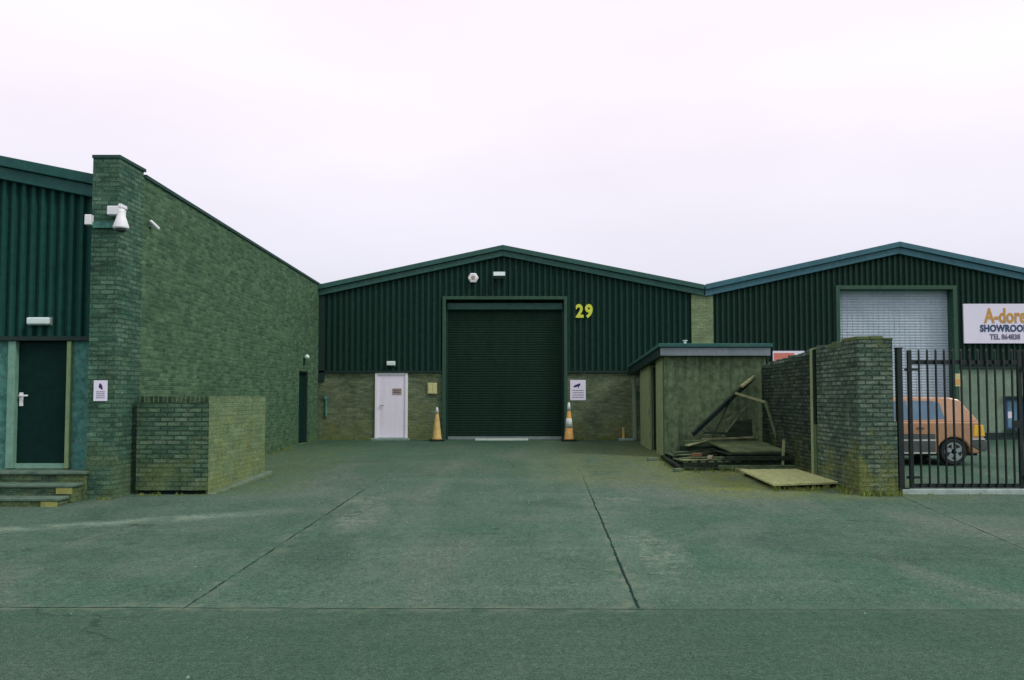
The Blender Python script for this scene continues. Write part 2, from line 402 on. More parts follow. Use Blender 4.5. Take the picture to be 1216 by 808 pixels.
xs = [-300, -60, -20, -12, -8, -4, 0, 4, 8, 12, 20, 60, 300]
vs = [[g.v((x, y, gz(y))) for x in xs] for y in ys]
for j in range(len(ys)-1):
    for i in range(len(xs)-1): g.bm.faces.new((vs[j][i], vs[j][i+1], vs[j+1][i+1], vs[j+1][i]))
ground = g.build('ground', gm.m); ground['kind'] = 'structure'

# ------------------------------------------------------------------ building helpers
YF = 25.0
def ribbed(name, mat, parent, spans, y, ztop, pitch=.178, depth=.075):
    """profiled sheet: spans = [(x0, x1, z0, z1 or None)] ; ztop(x) gives the gable line"""
    g = MB()
    for (x0, x1, z0, z1) in spans:
        pts = []; n = int(math.ceil((x1-x0)/pitch)); k0 = math.floor(x0/pitch)
        for k in range(k0, k0+n+2):
            b = k*pitch
            for dx, o in ((0, 0), (.40*pitch, 0), (.52*pitch, 1), (.88*pitch, 1), (pitch, 0)):
                pts.append((b+dx, o))
        P = []
        for xx, o in pts:
            if x0 <= xx <= x1: P.append((xx, o))
        P = [(x0, 0)] + P + [(x1, 0)]
        if z1 is None:                       # break at the ridge
            pass
        prev = None
        for xx, o in P:
            zt = z1 if z1 is not None else ztop(xx)
            cur = (g.v((xx, y - (0 if o else -depth), z0)), g.v((xx, y - (0 if o else -depth), zt)))
            if prev: 
                if (prev[0].co - cur[0].co).length > 1e-5: g.bm.faces.new((prev[0], cur[0], cur[1], prev[1]))
            prev = cur
    return g.build(name, mat, parent)

def slats(name, mat, parent, x0, x1, y, z0, z1, pitch=.075, depth=.010):
    g = MB(); z = z0; prof = []
    while z < z1 - pitch:
        for k in range(5):
            t = k/5; prof.append((y + depth*(1 - math.sin(math.pi*t)**.8) if k else y + depth*1.5, z + t*pitch))
        z += pitch
    prof.append((y, z1))
    va = [(g.v((x0, a, b)), g.v((x1, a, b))) for a, b in prof]
    for p, q in zip(va, va[1:]): g.bm.faces.new((p[0], p[1], q[1], q[0]))
    return g.build(name, mat, parent)

def verge(parent, xl, xr, xc, ze, zr, y, mat, name='barge_board', h=.33, out=.16):
    """two-step gable trim following both roof slopes, top edge at ze (ends) / zr (ridge)"""
    for nm, dz0, dz1, yo, mm in ((name, 0, h*.45, out, mat), (name, h*.45+.003, h, out*.55, mat)):
        g = MB()
        for a, b, za, zb in ((xl, xc, ze, zr), (xc, xr, zr, ze)):
            g.hexa([(a, y-yo, za-dz1), (b, y-yo, zb-dz1), (b, y+.05, zb-dz1), (a, y+.05, za-dz1)],
                   [(a, y-yo, za-dz0), (b, y-yo, zb-dz0), (b, y+.05, zb-dz0), (a, y+.05, za-dz0)])
        g.build(nm, mm, parent, bevel=.008)

# ------------------------------------------------------------------ middle unit (number 29)
b29 = thing('industrial_unit', (-.28, YF, .468), 'dark green clad gabled unit in the middle, number 29 beside its tall green roller door', 'building')
g0 = .40
xl, xr, xc = -5.86, 5.82, X(597, YF)
ze, zr = Z(339, YF), Z(292, YF)
def top29(x): return zr - (zr-ze)*abs(x-xc)/((xr-xl)/2) - .2
zc = Z(441, YF)                       # foot of the cladding
dx0, dx1 = X(529, YF), X(670, YF); dzt = Z(356, YF)
wx0, wx1 = X(447, YF), X(482, YF)
w = MB()
for a, b in ((xl, wx0-.05), (wx1+.05, dx0-.1), (dx1+.1, X(822, YF))):
    MB().box(a, b, YF+.05, YF+.3, g0, zc).build('brick_base', M['base29'], b29)
MB().box(X(822, YF), X(848, YF), YF-.02, YF+.3, g0, Z(350, YF)).build('brick_pier', M['pier'], b29)
pcx = X(822, YF)-.003
ribbed('cladding', M['clad'], b29, [(xl+.15, dx0-.08, zc+.02, None), (dx0-.08, xc, dzt+.1, None), (xc, dx1+.08, dzt+.1, None), (dx1+.08, pcx, zc+.02, None)], YF, top29)
MB().box(xl, dx0-.1, YF-.03, YF+.049, zc-.045, zc+.015).build('drip_flashing', M['dark'], b29); MB().box(dx1+.1, pcx, YF-.03, YF+.049, zc-.045, zc+.015).build('drip_flashing', M['dark'], b29)
MB().box(xl-.02, xl+.17, YF-.03, YF+.049, zc-.3, top29(xl)).build('corner_flashing', M['dark'], b29)
verge(b29, xl-.02, xr, xc, ze, zr, YF, M['fascia'])
g = MB()
g.box(dx0-.1, dx0, YF-.04, YF+.32, gz(YF)-.05, dzt+.1).box(dx1, dx1+.1, YF-.04, YF+.32, gz(YF)-.05, dzt+.1).box(dx0, dx1, YF-.04, YF+.32, dzt, dzt+.1)
g.build('door_surround', M['trim'], b29, bevel=.006)
rd = slats('roller_door', M['roller'], b29, dx0, dx1, YF+.26, gz(YF)+.03, dzt-.27)
MB().box(dx0+.02, dx1-.02, YF+.12, YF+.3, dzt-.3, dzt-.08).build('roller_housing', M['roller_head'], b29, bevel=.02)
MB().box(dx0, dx1, YF+.31, YF+.33, g0, dzt).build('door_recess', M['shadowgap'], b29)
MB().box(dx0, dx0+.06, YF+.18, YF+.255, gz(YF), dzt-.3).build('guide_rail', M['dark'], b29)
MB().box(dx1-.06, dx1, YF+.18, YF+.255, gz(YF), dzt-.3).build('guide_rail', M['dark'], b29)
MB().box(dx0, dx1, YF+.24, YF+.29, gz(YF)+.0, gz(YF)+.09).build('bottom_bar', M['steel'], b29)
# white door
wz0, wz1 = gz(YF)+.05, zc-.05
g = MB(); g.box(wx0-.05, wx0+.03, YF, YF+.2, wz0, wz1).box(wx1-.03, wx1+.05, YF, YF+.2, wz0, wz1).box(wx0+.03, wx1-.03, YF, YF+.2, wz1-.06, wz1)
dr = MB().box(wx0+.033, wx1-.033, YF+.03, YF+.09, wz0+.01, wz1-.063).build('side_door', M['door_white'], b29, bevel=.004, label='white painted personnel door')
g.build('frame', M['white'], dr, bevel=.006)
MB().cyl((wx0+.12, YF+.03, 1.5), (wx0+.12, YF-.02, 1.5), .012, n=8).beam((wx0+.12, YF-.015, 1.5), (wx0+.23, YF-.015, 1.5), .015, .02).build('handle', M['steel'], dr)
MB().box(wx0-.12, wx1+.12, YF-.25, YF+.049, g0, gz(YF)+.05).build('door_step', M['kerbc'], b29, bevel=.01)
# roof and rear walls
g = MB()
for s_, a in ((-1, xl), (1, xr)):
    g.hexa([(a, YF+.05, ze-.12), (xc, YF+.05, zr-.12), (xc, YF+22, zr-.12), (a, YF+22, ze-.12)],
           [(a, YF+.05, ze-.02), (xc, YF+.05, zr-.02), (xc, YF+22, zr-.02), (a, YF+22, ze-.02)])
g.build('roof', M['roof'], b29)
MB().box(xl+.02, xl+.2, YF+.31, YF+22, g0, ze-.15).box(xr-.2, xr-.02, YF+.31, YF+22, g0, ze-.15).box(xl+.21, xr-.21, YF+21.8, YF+22, g0, ze-.15).build('rear_wall', M['base29'], b29)
MB().prism_y([(xl+.2, zc), (xr-.2, zc), (xr-.2, ze-.25), (xc, zr-.25), (xl+.2, ze-.25)], YF+.34, YF+.36).build('lining', M['shadowgap'], b29)

# ------------------------------------------------------------------ right unit
b3 = thing('industrial_unit', (11.8, YF, .468), 'green clad unit on the right with pale blue roller door and blue roof trim', 'building')
xl3, xr3, xc3 = 5.86, 17.8, X(1070, YF)
zr3, ze3 = Z(288, YF), Z(338.5, YF)
def top3(x): return zr3 - (zr3-ze3)*abs(x-xc3)/(xc3-xl3) - .2
ex0, ex1 = X(999, YF), X(1134, YF); ezt = Z(344, YF); zc3 = Z(436, YF)
kx0, kx1 = X(1195, YF), X(1217, YF); kz0, kz1 = Z(510, YF), Z(473, YF)
pcx3 = X(848, YF)+.003
MB().box(pcx3, ex0-.12, YF+.05, YF+.3, g0, zc3).build('rendered_base', M['base3'], b3)
w = MB(); w.box(ex1+.12, kx0, YF+.05, YF+.3, g0, zc3).box(kx1, xr3, YF+.05, YF+.3, g0, zc3).box(kx0, kx1, YF+.05, YF+.3, g0, kz0).box(kx0, kx1, YF+.05, YF+.3, kz1, zc3)
w.build('rendered_base', M['base3'], b3)
MB().box(pcx3, ex0-.12, YF+.02, YF+.049, g0, g0+.28).build('plinth', M['dark'], b3); MB().box(ex1+.12, xr3, YF+.02, YF+.049, g0, g0+.28).build('plinth', M['dark'], b3)
ribbed('cladding', M['clad3'], b3, [(pcx3, ex0-.1, zc3+.02, None), (ex0-.1, xc3, ezt+.12, None), (xc3, ex1+.1, ezt+.12, None), (ex1+.1, xr3, zc3+.02, None)], YF, top3, pitch=.17)
MB().box(pcx3, ex0-.12, YF-.03, YF+.049, zc3-.045, zc3+.015).build('drip_flashing', M['dark'], b3); MB().box(ex1+.12, xr3, YF-.03, YF+.049, zc3-.045, zc3+.015).build('drip_flashing', M['dark'], b3)
verge(b3, xl3, 17.85, xc3, ze3, zr3, YF, M['fascia3'], h=.36)
g = MB()
g.box(ex0-.12, ex0, YF-.05, YF+.4, gz(YF)-.05, ezt+.12).box(ex1, ex1+.12, YF-.05, YF+.4, gz(YF)-.05, ezt+.12).box(ex0, ex1, YF-.05, YF+.4, ezt, ezt+.12)
g.build('door_surround', M['trim'], b3, bevel=.006)
slats('roller_door', M['roller3'], b3, ex0, ex1, YF+.3, gz(YF)+.03, ezt, pitch=.085, depth=.010)
g = MB()
k = ex0 + .2
while k < ex1 - .05:
    g.box(k, k+.009, YF+.294, YF+.318, gz(YF)+.05, ezt-.01); k += .16
g.build('link_rod', M['roller3'], b3)
MB().box(ex0, ex1, YF+.36, YF+.38, g0, ezt).build('door_recess', M['shadowgap'], b3)
wn = MB().box(kx0, kx0+.05, YF+.02, YF+.2, kz0, kz1).box(kx1-.05, kx1, YF+.02, YF+.2, kz0, kz1).box(kx0+.05, kx1-.05, YF+.02, YF+.2, kz0, kz0+.05).box(kx0+.05, kx1-.05, YF+.02, YF+.2, kz1-.05, kz1)
wn = wn.build('window', M['navy'], b3, label='small blue window behind the gate')
MB().box(kx0+.05, kx1-.05, YF+.12, YF+.13, kz0+.05, kz1-.05).build('pane', M['bluepanel'], wn)
MB().box(kx0-.08, kx1+.08, YF-.06, YF+.019, kz1, kz1+.06).build('lintel', M['dark'], wn)
MB().box(kx0-.08, kx1+.08, YF-.06, YF+.019, kz0-.06, kz0).build('sill', M['dark'], wn)
g = MB()
for a in (xl3, 17.8):
    g.hexa([(a, YF+.05, ze3-.12), (xc3, YF+.05, zr3-.12), (xc3, YF+22, zr3-.12), (a, YF+22, ze3-.12)],
           [(a, YF+.05, ze3-.02), (xc3, YF+.05, zr3-.02), (xc3, YF+22, zr3-.02), (a, YF+22, ze3-.02)])
g.build('roof', M['roof'], b3)
MB().box(xl3+.02, xl3+.2, YF+.31, YF+22, g0, ze3-.15).box(17.6, 17.78, YF+.31, YF+22, g0, ze3-.15).box(xl3+.21, 17.59, YF+21.8, YF+22, g0, ze3-.15).build('rear_wall', M['base3'], b3)
MB().prism_y([(xl3+.21, zc3), (17.58, zc3), (17.58, ze3-.3), (xc3, zr3-.3), (xl3+.21, ze3-.3)], YF+.4, YF+.42).build('lining', M['shadowgap'], b3)

# ------------------------------------------------------------------ left unit
YL = 13.3
b1 = thing('industrial_unit', (-12.2, YL, .164), 'green clad unit at left with teal door up steps and long brick side wall', 'building')
cL = (X(104, 13.0), X(136, 13.0))
wl, wr, wc = -18.1, cL[0]+.0, -12.4
zeL = Z(210.5, YL); zrL = zeL + (wr-wc)*.2
def topL(x): return zrL - .2*abs(x-wc) - .25
zcl = Z(401, YL)
fx0, fx1 = X(17, YL), X(78, YL); fz0, fz1 = Z(553, YL), zcl-.06
w = MB().box(fx1+.075, wr, YL+.05, YL+.3, 0, zcl).box(wl, fx0-.13, YL+.05, YL+.3, 0, zcl).box(fx0-.13, fx1+.075, YL+.05, YL+.3, 0, fz0-.08)
w.build('block_base', M['block'], b1)
ribbed('cladding', M['clad_left'], b1, [(wl, wc, zcl+.02, None), (wc, wr, zcl+.02, None)], YL, topL, pitch=.158)
MB().box(wl, wr, YL-.04, YL+.049, zcl-.05, zcl+.015).build('drip_flashing', M['dark'], b1)
verge(b1, wl, wr, wc, zeL, zrL, YL, M['fascia_left'], h=.37, out=.14)
g = MB().box(wr-.06, wr, YL-.03, YL+.049, zcl+.015, topL(wr)).build('corner_flashing', M['dark'], b1)
dl = MB().box(fx0+.003, fx1-.003, YL+.09, YL+.14, fz0+.03, fz1-.003).build('entrance_door', M['door_dark'], b1, bevel=.004, label='dark teal entrance door')
MB().box(fx0-.12, fx0, YL-.01, YL+.2, fz0-.05, fz1).build('frame', M['frame_pale'], dl, bevel=.006)
MB().box(fx1, fx1+.07, YL-.01, YL+.2, fz0-.05, fz1).build('frame', M['frame_yellow'], dl, bevel=.006)
MB().box(fx0+.03, fx0+.09, YL+.075, YL+.1, fz0+.95, fz0+1.17).beam((fx0+.06, YL+.04, fz0+1.12), (fx0+.19, YL+.04, fz0+1.12), .02, .025).box(fx0+.045, fx0+.075, YL+.03, YL+.08, fz0+1.105, fz0+1.135).build('handle', M['white'], dl, bevel=.004)
MB().box(fx0, fx1, YL+.02, YL+.2, fz0-.05, fz0+.03).build('threshold', M['frame_pale'], dl)
MB().box(fx0-.0, fx1, YL+.2, YL+.22, fz0, fz1).build('door_recess', M['shadowgap'], b1)
# side wall: long brick wall, splayed a touch
fx, fy = -5.86, YF + .28
def wxr(y): return cL[1] + (fx-cL[1])*(y-13)/(fy-13)
yD0, yD1, zD0, zD1 = 23.0, 23.9, gz(23.4)+.03, Z(441, 23.4)
tz0, tz1 = Z(212, 13.85), Z(339, 25.0)
def tz(y): return tz0 + (tz1-tz0)*(y-13.85)/(25-13.85)
def sidewall(y0, y1, z0f, z1f, g, d=.36, proud=0):
    g.hexa([(wxr(y0)-d, y0, z0f(y0)), (wxr(y0)+proud, y0, z0f(y0)), (wxr(y1)+proud, y1, z0f(y1)), (wxr(y1)-d, y1, z0f(y1))],
           [(wxr(y0)-d, y0, z1f(y0)), (wxr(y0)+proud, y0, z1f(y0)), (wxr(y1)+proud, y1, z1f(y1)), (wxr(y1)-d, y1, z1f(y1))])
zero = lambda y: 0.0
g = MB()
sidewall(13.8, yD0, zero, tz, g); sidewall(yD0, yD1, lambda y: zD1, tz, g); sidewall(yD1, fy, zero, tz, g); sidewall(yD0, yD1, zero, lambda y: zD0, g)
g.build('side_wall', M['wall_side'], b1)
zp = Z(188, 13.0)
MB().hexa([(cL[0], 13.0, 0), (cL[1], 13.0, 0), (wxr(13.8), 13.8, 0), (wxr(13.8)-.4, 13.8, 0)],
          [(cL[0], 13.0, zp), (cL[1], 13.0, zp), (wxr(13.8), 13.8, zp), (wxr(13.8)-.4, 13.8, zp)]).build('end_pillar', M['wall_quoin'], b1)
g = MB(); g.hexa([(cL[0]-.012, 12.985, zp), (cL[1]+.012, 12.985, zp), (wxr(13.8)+.03, 13.83, zp), (wxr(13.8)-.43, 13.83, zp)],
          [(cL[0]-.012, 12.985, zp+.05), (cL[1]+.012, 12.985, zp+.05), (wxr(13.8)+.03, 13.83, zp+.05), (wxr(13.8)-.43, 13.83, zp+.05)])
g.build('pillar_cap', M['copingdark'], b1)
g = MB(); sidewall(13.84, fy, lambda y: tz(y)+.001, lambda y: tz(y)+.06, g, .4, .03); g.build('coping', M['copingdark'], b1)
g = MB(); sidewall(yD0+.04, yD1-.04, lambda y: zD0+.02, lambda y: zD1-.04, g, .14, -.1)
d2 = g.build('side_door', M['door_dark'], b1, label='narrow dark door near the far end of the side wall')
g = MB(); sidewall(yD0, yD0+.04, lambda y: zD0, lambda y: zD1, g, .2, -.02); sidewall(yD1-.04, yD1, lambda y: zD0, lambda y: zD1, g, .2, -.02); sidewall(yD0+.04, yD1-.04, lambda y: zD1-.04, lambda y: zD1, g, .2, -.02)
g.build('frame', M['dark'], d2)
g = MB(); g.hexa([(wl, YL+.3, zeL-.2), (wc, YL+.3, zrL-.2), (wc, fy, zrL-.2), (wl, fy, zeL-.2)], [(wl, YL+.3, zeL-.05), (wc, YL+.3, zrL-.05), (wc, fy, zrL-.05), (wl, fy, zeL-.05)])
g.hexa([(wr-.2, YL+.3, zeL-.2), (wc, YL+.3, zrL-.2), (wc, fy, zrL-.2), (wr-.2, fy, zeL-.2)], [(wr-.2, YL+.3, zeL-.1), (wc, YL+.3, zrL-.05), (wc, fy, zrL-.05), (wr-.2, fy, zeL-.1)])
g.build('roof', M['roof'], b1)
MB().box(wl, wl+.2, YL+.31, fy, 0, zeL-.25).box(wl+.21, wr-.1, fy-.2, fy, 0, zeL-.25).build('rear_wall', M['block'], b1)
MB().prism_y([(wl+.2, zcl), (wr-.1, zcl), (wr-.1, zeL-.3), (wc, zrL-.3), (wl+.2, zeL-.3)], YL+.24, YL+.26).build('lining', M['shadowgap'], b1)

# steps
st = thing('entrance_steps', (-7.6, 12.7, gz(12.7)), 'three worn masonry steps with yellow painted ends below the teal door', 'steps')
sx1 = -6.62
zt = [fz0-.06, fz0-.06-.165, fz0-.06-.33]
yf = [12.87, 12.55, 12.22]
yb = [YL+.0, 12.868, 12.548]
xe = [sx1, sx1-.02, sx1-.06]
for i in range(3):
    MB().box(-9.6, xe[i]-.03, yf[i]+.03, (12.99 if i == 0 else yb[i]), 0.0, zt[i]-.05).build('riser', M['step_riser'], st)
    MB().box(-9.6, xe[i], yf[i], (12.99 if i == 0 else yb[i]), zt[i]-.05, zt[i]).build('tread', M['concrete_step'], st, bevel=.012)
MB().box(-9.6, wr-.005, 12.99, YL+.049, 0.0, zt[0]-.003).build('landing', M['concrete_step'], st)
for i in (1, 2):
    MB().box(xe[i]-.26, xe[i]-.02, yf[i]+.012, yf[i]+.028, zt[i]-.165+.02, zt[i]-.052).build('painted_end', M['yellow'], st)

# brick bin store
zb = Z(471, 13.5)
bs = thing('brick_bin_store', (-5.4, 14.4, gz(14.4)), 'low square mossy brick enclosure standing against the long side wall', 'bin store')
xa, xb = X(163, 13.5), X(248, 13.5); xq = xb+.15; yq = 16.1
T = .215
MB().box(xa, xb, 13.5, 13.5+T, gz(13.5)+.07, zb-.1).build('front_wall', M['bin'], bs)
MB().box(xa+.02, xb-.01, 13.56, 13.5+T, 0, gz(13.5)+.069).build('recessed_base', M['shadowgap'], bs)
MB().box(xa, xb, 13.497, 13.5+T, zb-.1, zb).build('coping', M['bin_cap'], bs, label='dark soldier course')
def sw(g, z0, z1, o=0.0):
    return g.hexa([(xb-T, 13.5+T+.002, z0), (xb+.003+o, 13.5+.01, z0), (xq+o, yq, z0), (xq-T, yq, z0)], [(xb-T, 13.5+T+.002, z1), (xb+.003+o, 13.5+.01, z1), (xq+o, yq, z1), (xq-T, yq, z1)])
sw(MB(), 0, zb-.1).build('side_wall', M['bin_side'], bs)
sw(MB(), zb-.1, zb-.001).build('coping', M['bin_side'], bs)
MB().box(wxr(yq)+.005, xq-T-.002, yq-T, yq, 0, zb-.002).build('rear_wall', M['bin_side'], bs)
MB().hexa([(xb+.004, 13.52, 0), (xb+.12, 13.52, 0), (xq+.16, yq+.05, 0), (xq, yq+.05, 0)], [(xb+.004, 13.52, gz(13.5)+.02), (xb+.1, 13.52, gz(13.5)+.015), (xq+.14, yq+.05, gz(yq)+.08), (xq, yq+.05, gz(yq)+.09)]).build('footing', M['bin_foot'], bs, bevel=.01)

# ------------------------------------------------------------------ fittings on walls
def bulkhead(px0, px1, py0, py1, Y, label, grp=None):
    a = at(px0, py1, Y); b = at(px1, py0, Y)
    t = thing('bulkhead_lamp', ((a.x+b.x)/2, Y, a.z), label, 'wall lamp', grp)
    MB().box(a.x, b.x, Y-.03, Y, a.z, b.z).build('backplate', M['steel'], t, bevel=.006)
    MB().box(a.x+.012, b.x-.012, Y-.1, Y-.031, a.z+.012, b.z-.008).build('diffuser', M['lampglass'], t, bevel=.025, seg=3)
    return t
bulkhead(34, 63, 377, 387, YL-.005, 'long white bulkhead lamp on left cladding above the teal door')
bulkhead(459, 470, 429, 435, YF-.005, 'small white bulkhead lamp on green cladding above the white door')
# side door lamp
p = at(363, 425, 23.4); lx = wxr(23.4)
t = thing('wall_lamp', (lx, 23.4, p.z-.1), 'small round white lamp above the narrow side door', 'wall lamp')
MB().box(lx+.0, lx+.05, 23.36, 23.44, p.z-.2, p.z-.02).build('bracket', M['dark'], t)
MB().lathe((lx+.1, 23.4, p.z-.04), [(.02, 0), (.06, .02), (.075, .06), (.05, .11), (.02, .13)], 14).build('globe', M['lampglass'], t, smooth=True)
# CCTV camera
t = thing('security_camera', (-6.4, 13.0, 4.6), 'white dome security camera hung from a bracket on the brick pillar', 'camera')
a = at(131, 257, 12.98); b = at(151, 246.5, 12.98)
MB().box(a.x, b.x-.02, 12.86, 12.999, a.z, b.z).build('mounting_box', M['white'], t, bevel=.01)
cx_, cz_ = at(146, 250, 12.75).x, at(146, 250, 12.75).z
MB().beam((cx_-.02, 12.88, b.z-.04), (cx_-.02, 12.68, b.z-.04), .06, .06).build('arm', M['white'], t, bevel=.01)
hz = at(146, 272, 12.7).z
MB().lathe((cx_, 12.7, hz), [(.115, 0), (.118, .03), (.07, .18), (.045, .27), (.045, .31)], 24).build('housing', M['white'], t, smooth=True)
MB().lathe((cx_, 12.7, hz-.06), [(.02, 0), (.06, .012), (.085, .06)], 20).build('dome', M['dome'], t, smooth=True)
# trunking + small box
a = at(104.5, 268, 12.98); b = at(111, 256, 12.98)
t = thing('junction_box', (a.x, 12.98, a.z), 'small white junction box with grey trunking on the brick pillar', 'junction box')
MB().box(a.x-.02, b.x, 12.9, 12.998, a.z, b.z).build('box', M['white'], t, bevel=.008)
MB().box(b.x+.002, at(140, 268, 12.98).x, 12.95, 12.998, at(0, 271, 12.98).z, at(0, 264, 12.98).z).build('trunking', M['block'], t)
# sensor on side wall
lx = wxr(14.04); zz = Z(267, 14.04)
t = thing('motion_sensor', (lx, 14.04, zz-.06), 'tiny white sensor on the side wall right of the dome camera', 'sensor')
MB().box(lx, lx+.05, 14.0, 14.08, zz-.04, zz+.04).build('bracket', M['steel'], t)
MB().beam((lx+.03, 13.98, zz+.06), (lx+.14, 14.1, zz-.07), .06, .05).build('head', M['white'], t, bevel=.015)

def notice(name, px0, px1, py0, py1, Y, label, mat=None, th=.006):
    a = at(px0, py1, Y); b = at(px1, py0, Y)
    t = thing(name, ((a.x+b.x)/2, Y, a.z), label, 'sign')
    MB().box(a.x, b.x, Y-th, Y, a.z, b.z).build('panel', mat or M['signwhite'], t, bevel=.002)
    return t, a, b
def cctv_icon(t, cx, cz, s, Y):
    g = MB(); g.beam((cx-.5*s, Y-.003, cz-.12*s), (cx+.35*s, Y-.003, cz+.2*s), .004, .34*s, up=(0, 0, 1))
    g.beam((cx-.62*s, Y-.003, cz-.18*s), (cx-.5*s, Y-.003, cz-.13*s), .004, .2*s)
    g.beam((cx+.15*s, Y-.003, cz+.05*s), (cx+.05*s, Y-.003, cz-.35*s), .004, .12*s, up=(1, 0, 0)); 
    g.build('camera_symbol', M['purple'], t)
def text_lines(t, x0, x1, z0, z1, n, Y, mat='greyink'):
    h = (z1-z0)/n; g = MB()
    for i in range(n):
        zt_ = z1-i*h; x = x0 + random.uniform(0, .1)*(x1-x0)
        while x < x1:
            wv = random.uniform(.06, .16)*(x1-x0); g.box(x, min(x+wv, x1), Y-.003, Y, zt_-h*.45, zt_-h*.1); x += wv + .03*(x1-x0)
    g.build('small_print', M[mat], t)
t, a, b = notice('warning_sign', 111, 128, 452, 476.5, 12.996, 'white notice with dark symbol low on the brick pillar beside the teal door')
g = MB(); mx = (a.x+b.x)/2; g.lathe((mx, 12.988, b.z-.095), [(.02, 0), (.03, .0), (.03, .003), (.02, .003)], 16, 'y'); g.beam((mx-.01, 12.988, b.z-.05), (mx+.025, 12.988, b.z-.14), .003, .03); g.build('symbol', M['purple'], t)
text_lines(t, a.x+.04, b.x-.04, a.z+.03, b.z-.17, 4, 12.99)
t, a, b = notice('warning_sign', 677, 695.5, 451.5, 475.5, YF+.048, 'white camera warning sign on brick right of the green roller door')
cctv_icon(t, (a.x+b.x)/2-.0, b.z-.17, .2, YF+.042); text_lines(t, a.x+.06, b.x-.06, a.z+.04, b.z-.3, 4, YF+.042)
t, a, b = notice('meter_box', 508, 519, 455, 468, YF+.048, 'cream square box on brick between white door and roller door', M['cream'], .05); t['category'] = 'meter box'
m_ = (a.x+b.x)/2
MB().box(a.x+.02, m_-.012, YF-.012, YF-.003, a.z+.02, b.z-.02).box(m_+.012, b.x-.02, YF-.012, YF-.003, a.z+.02, b.z-.02).build('flap', M['cream'], t, bevel=.003)
t, a, b = notice('door_plate', 466, 477, 461.5, 469, YF+.028, 'small tan plate fixed to the white door', M['tan'], .008)
MB().box(a.x+.02, b.x-.04, YF+.014, YF+.019, a.z+.06, a.z+.09).box(a.x+.02, b.x-.02, YF+.014, YF+.019, a.z+.13, a.z+.15).build('wording', M['greyink'], t)

# 29
t = thing('unit_number', (X(693.5, YF), YF, Z(379, YF)), 'yellow number 29 on green cladding right of the roller door', 'number sign')
zc_ = Z(370.5, YF)
for ch, pxc in (('2', 688.2), ('9', 699.2)):
    text_mesh('digit', ch, .54, M['numyellow'], t, (X(pxc, YF, 370), YF-.018, zc_), offset=.022, extrude=.015, sx=.86)
# bell box, flood
bx, bz = at(562, 330.5, YF).x, Z(330.5, YF)
t = thing('alarm_box', (bx, YF, bz-.17), 'hexagonal white alarm box under the roof ridge of unit 29', 'alarm box')
MB().lathe((bx, YF-.001, bz), [(.165, 0), (.165, -.07), (.13, -.09)], 6, 'y').build('cover', M['white'], t, bevel=.006)
MB().lathe((bx, YF-.092, bz+.01), [(.06, 0), (.05, -.012)], 20, 'y').box(bx-.1, bx+.1, YF-.094, YF-.091, bz-.075, bz-.055).build('strobe', M['tan'], t)
fxx, fzz = at(593, 328, YF).x, Z(328, YF)
t = thing('flood_light', (fxx, YF, fzz-.1), 'small floodlight right of the alarm box under the gable ridge', 'floodlight')
MB().box(fxx-.1, fxx+.1, YF-.05, YF-.001, fzz+.02, fzz+.13).beam((fxx, YF-.04, fzz+.05), (fxx, YF-.16, fzz+.01), .04, .04).build('bracket', M['dark'], t)
MB().prism_x([(YF-.28, fzz-.03), (YF-.14, fzz-.1), (YF-.08, fzz+.02), (YF-.24, fzz+.1)], fxx-.19, fxx+.19).build('body', M['steel'], t, bevel=.01)
MB().prism_x([(YF-.288, fzz-.028), (YF-.281, fzz-.03), (YF-.243, fzz+.09), (YF-.25, fzz+.092)], fxx-.17, fxx+.17).build('lens', M['lampglass'], t)

# showroom sign
SY = YF-.06
a = at(1145, 408, SY); b = at(1242, 361, SY)
t = thing('shop_sign', ((a.x+b.x)/2, SY, a.z), 'wide white showroom sign with amber and navy lettering on right-hand unit', 'sign')
MB().box(a.x, b.x, SY, SY+.05, a.z, b.z).build('panel', M['signwhite'], t, bevel=.004)
mx = X(1193, SY, 385)
text_mesh('title_lettering', 'A-dore', .62, M['orange'], t, (mx+.03, SY-.005, Z(376, SY)), offset=.018, sx=.70)
text_mesh('lettering', 'SHOWROOM', .285, M['navy'], t, (mx, SY-.005, Z(390.5, SY)), offset=.012, sx=.84, spacing=1.05)
text_mesh('phone_lettering', 'TEL 864838', .22, M['greyink'], t, (mx, SY-.005, Z(400.5, SY)), offset=.006, sx=.86)
# red and white sign peeking over the wall
SY = YF-.05
a = at(918, 433, SY); b = at(955, 417, SY)
t = thing('hoarding_sign', ((a.x+b.x)/2, SY, a.z), 'red and white sign showing just above the sloping brick yard wall', 'sign')
MB().box(a.x, b.x, SY, SY+.03, a.z, b.z).build('panel', M['signwhite'], t)
MB().box(a.x+.03, b.x-.3, SY-.006, SY-.001, a.z+.04, b.z-.06).build('red_field', M['redsign'], t)
MB().cyl((a.x+.1, SY+.03, a.z+.2), (a.x+.1, YF+.0, a.z+.2), .02, n=8).build('fixing', M['steel'], t)
# orange marker at the jamb
a = at(1134.5, 459, YF-.052); b = at(1140, 444, YF-.052)
t = thing('jamb_notice', ((a.x+b.x)/2, YF-.052, a.z), 'narrow cream and orange notice on the jamb of the pale roller door', 'notice')
MB().box(a.x, b.x, YF-.06, YF-.052, a.z, b.z).build('panel', M['cream'], t)
MB().box(a.x+.01, b.x-.01, YF-.064, YF-.061, a.z+.05, a.z+.22).build('orange_band', M['cone_orange'], t)
t, a, b = notice('window_notice', 1196.5, 1203, 489, 497, YF+.118, 'small white paper in the blue window behind the gate')
t['category'] = 'notice'

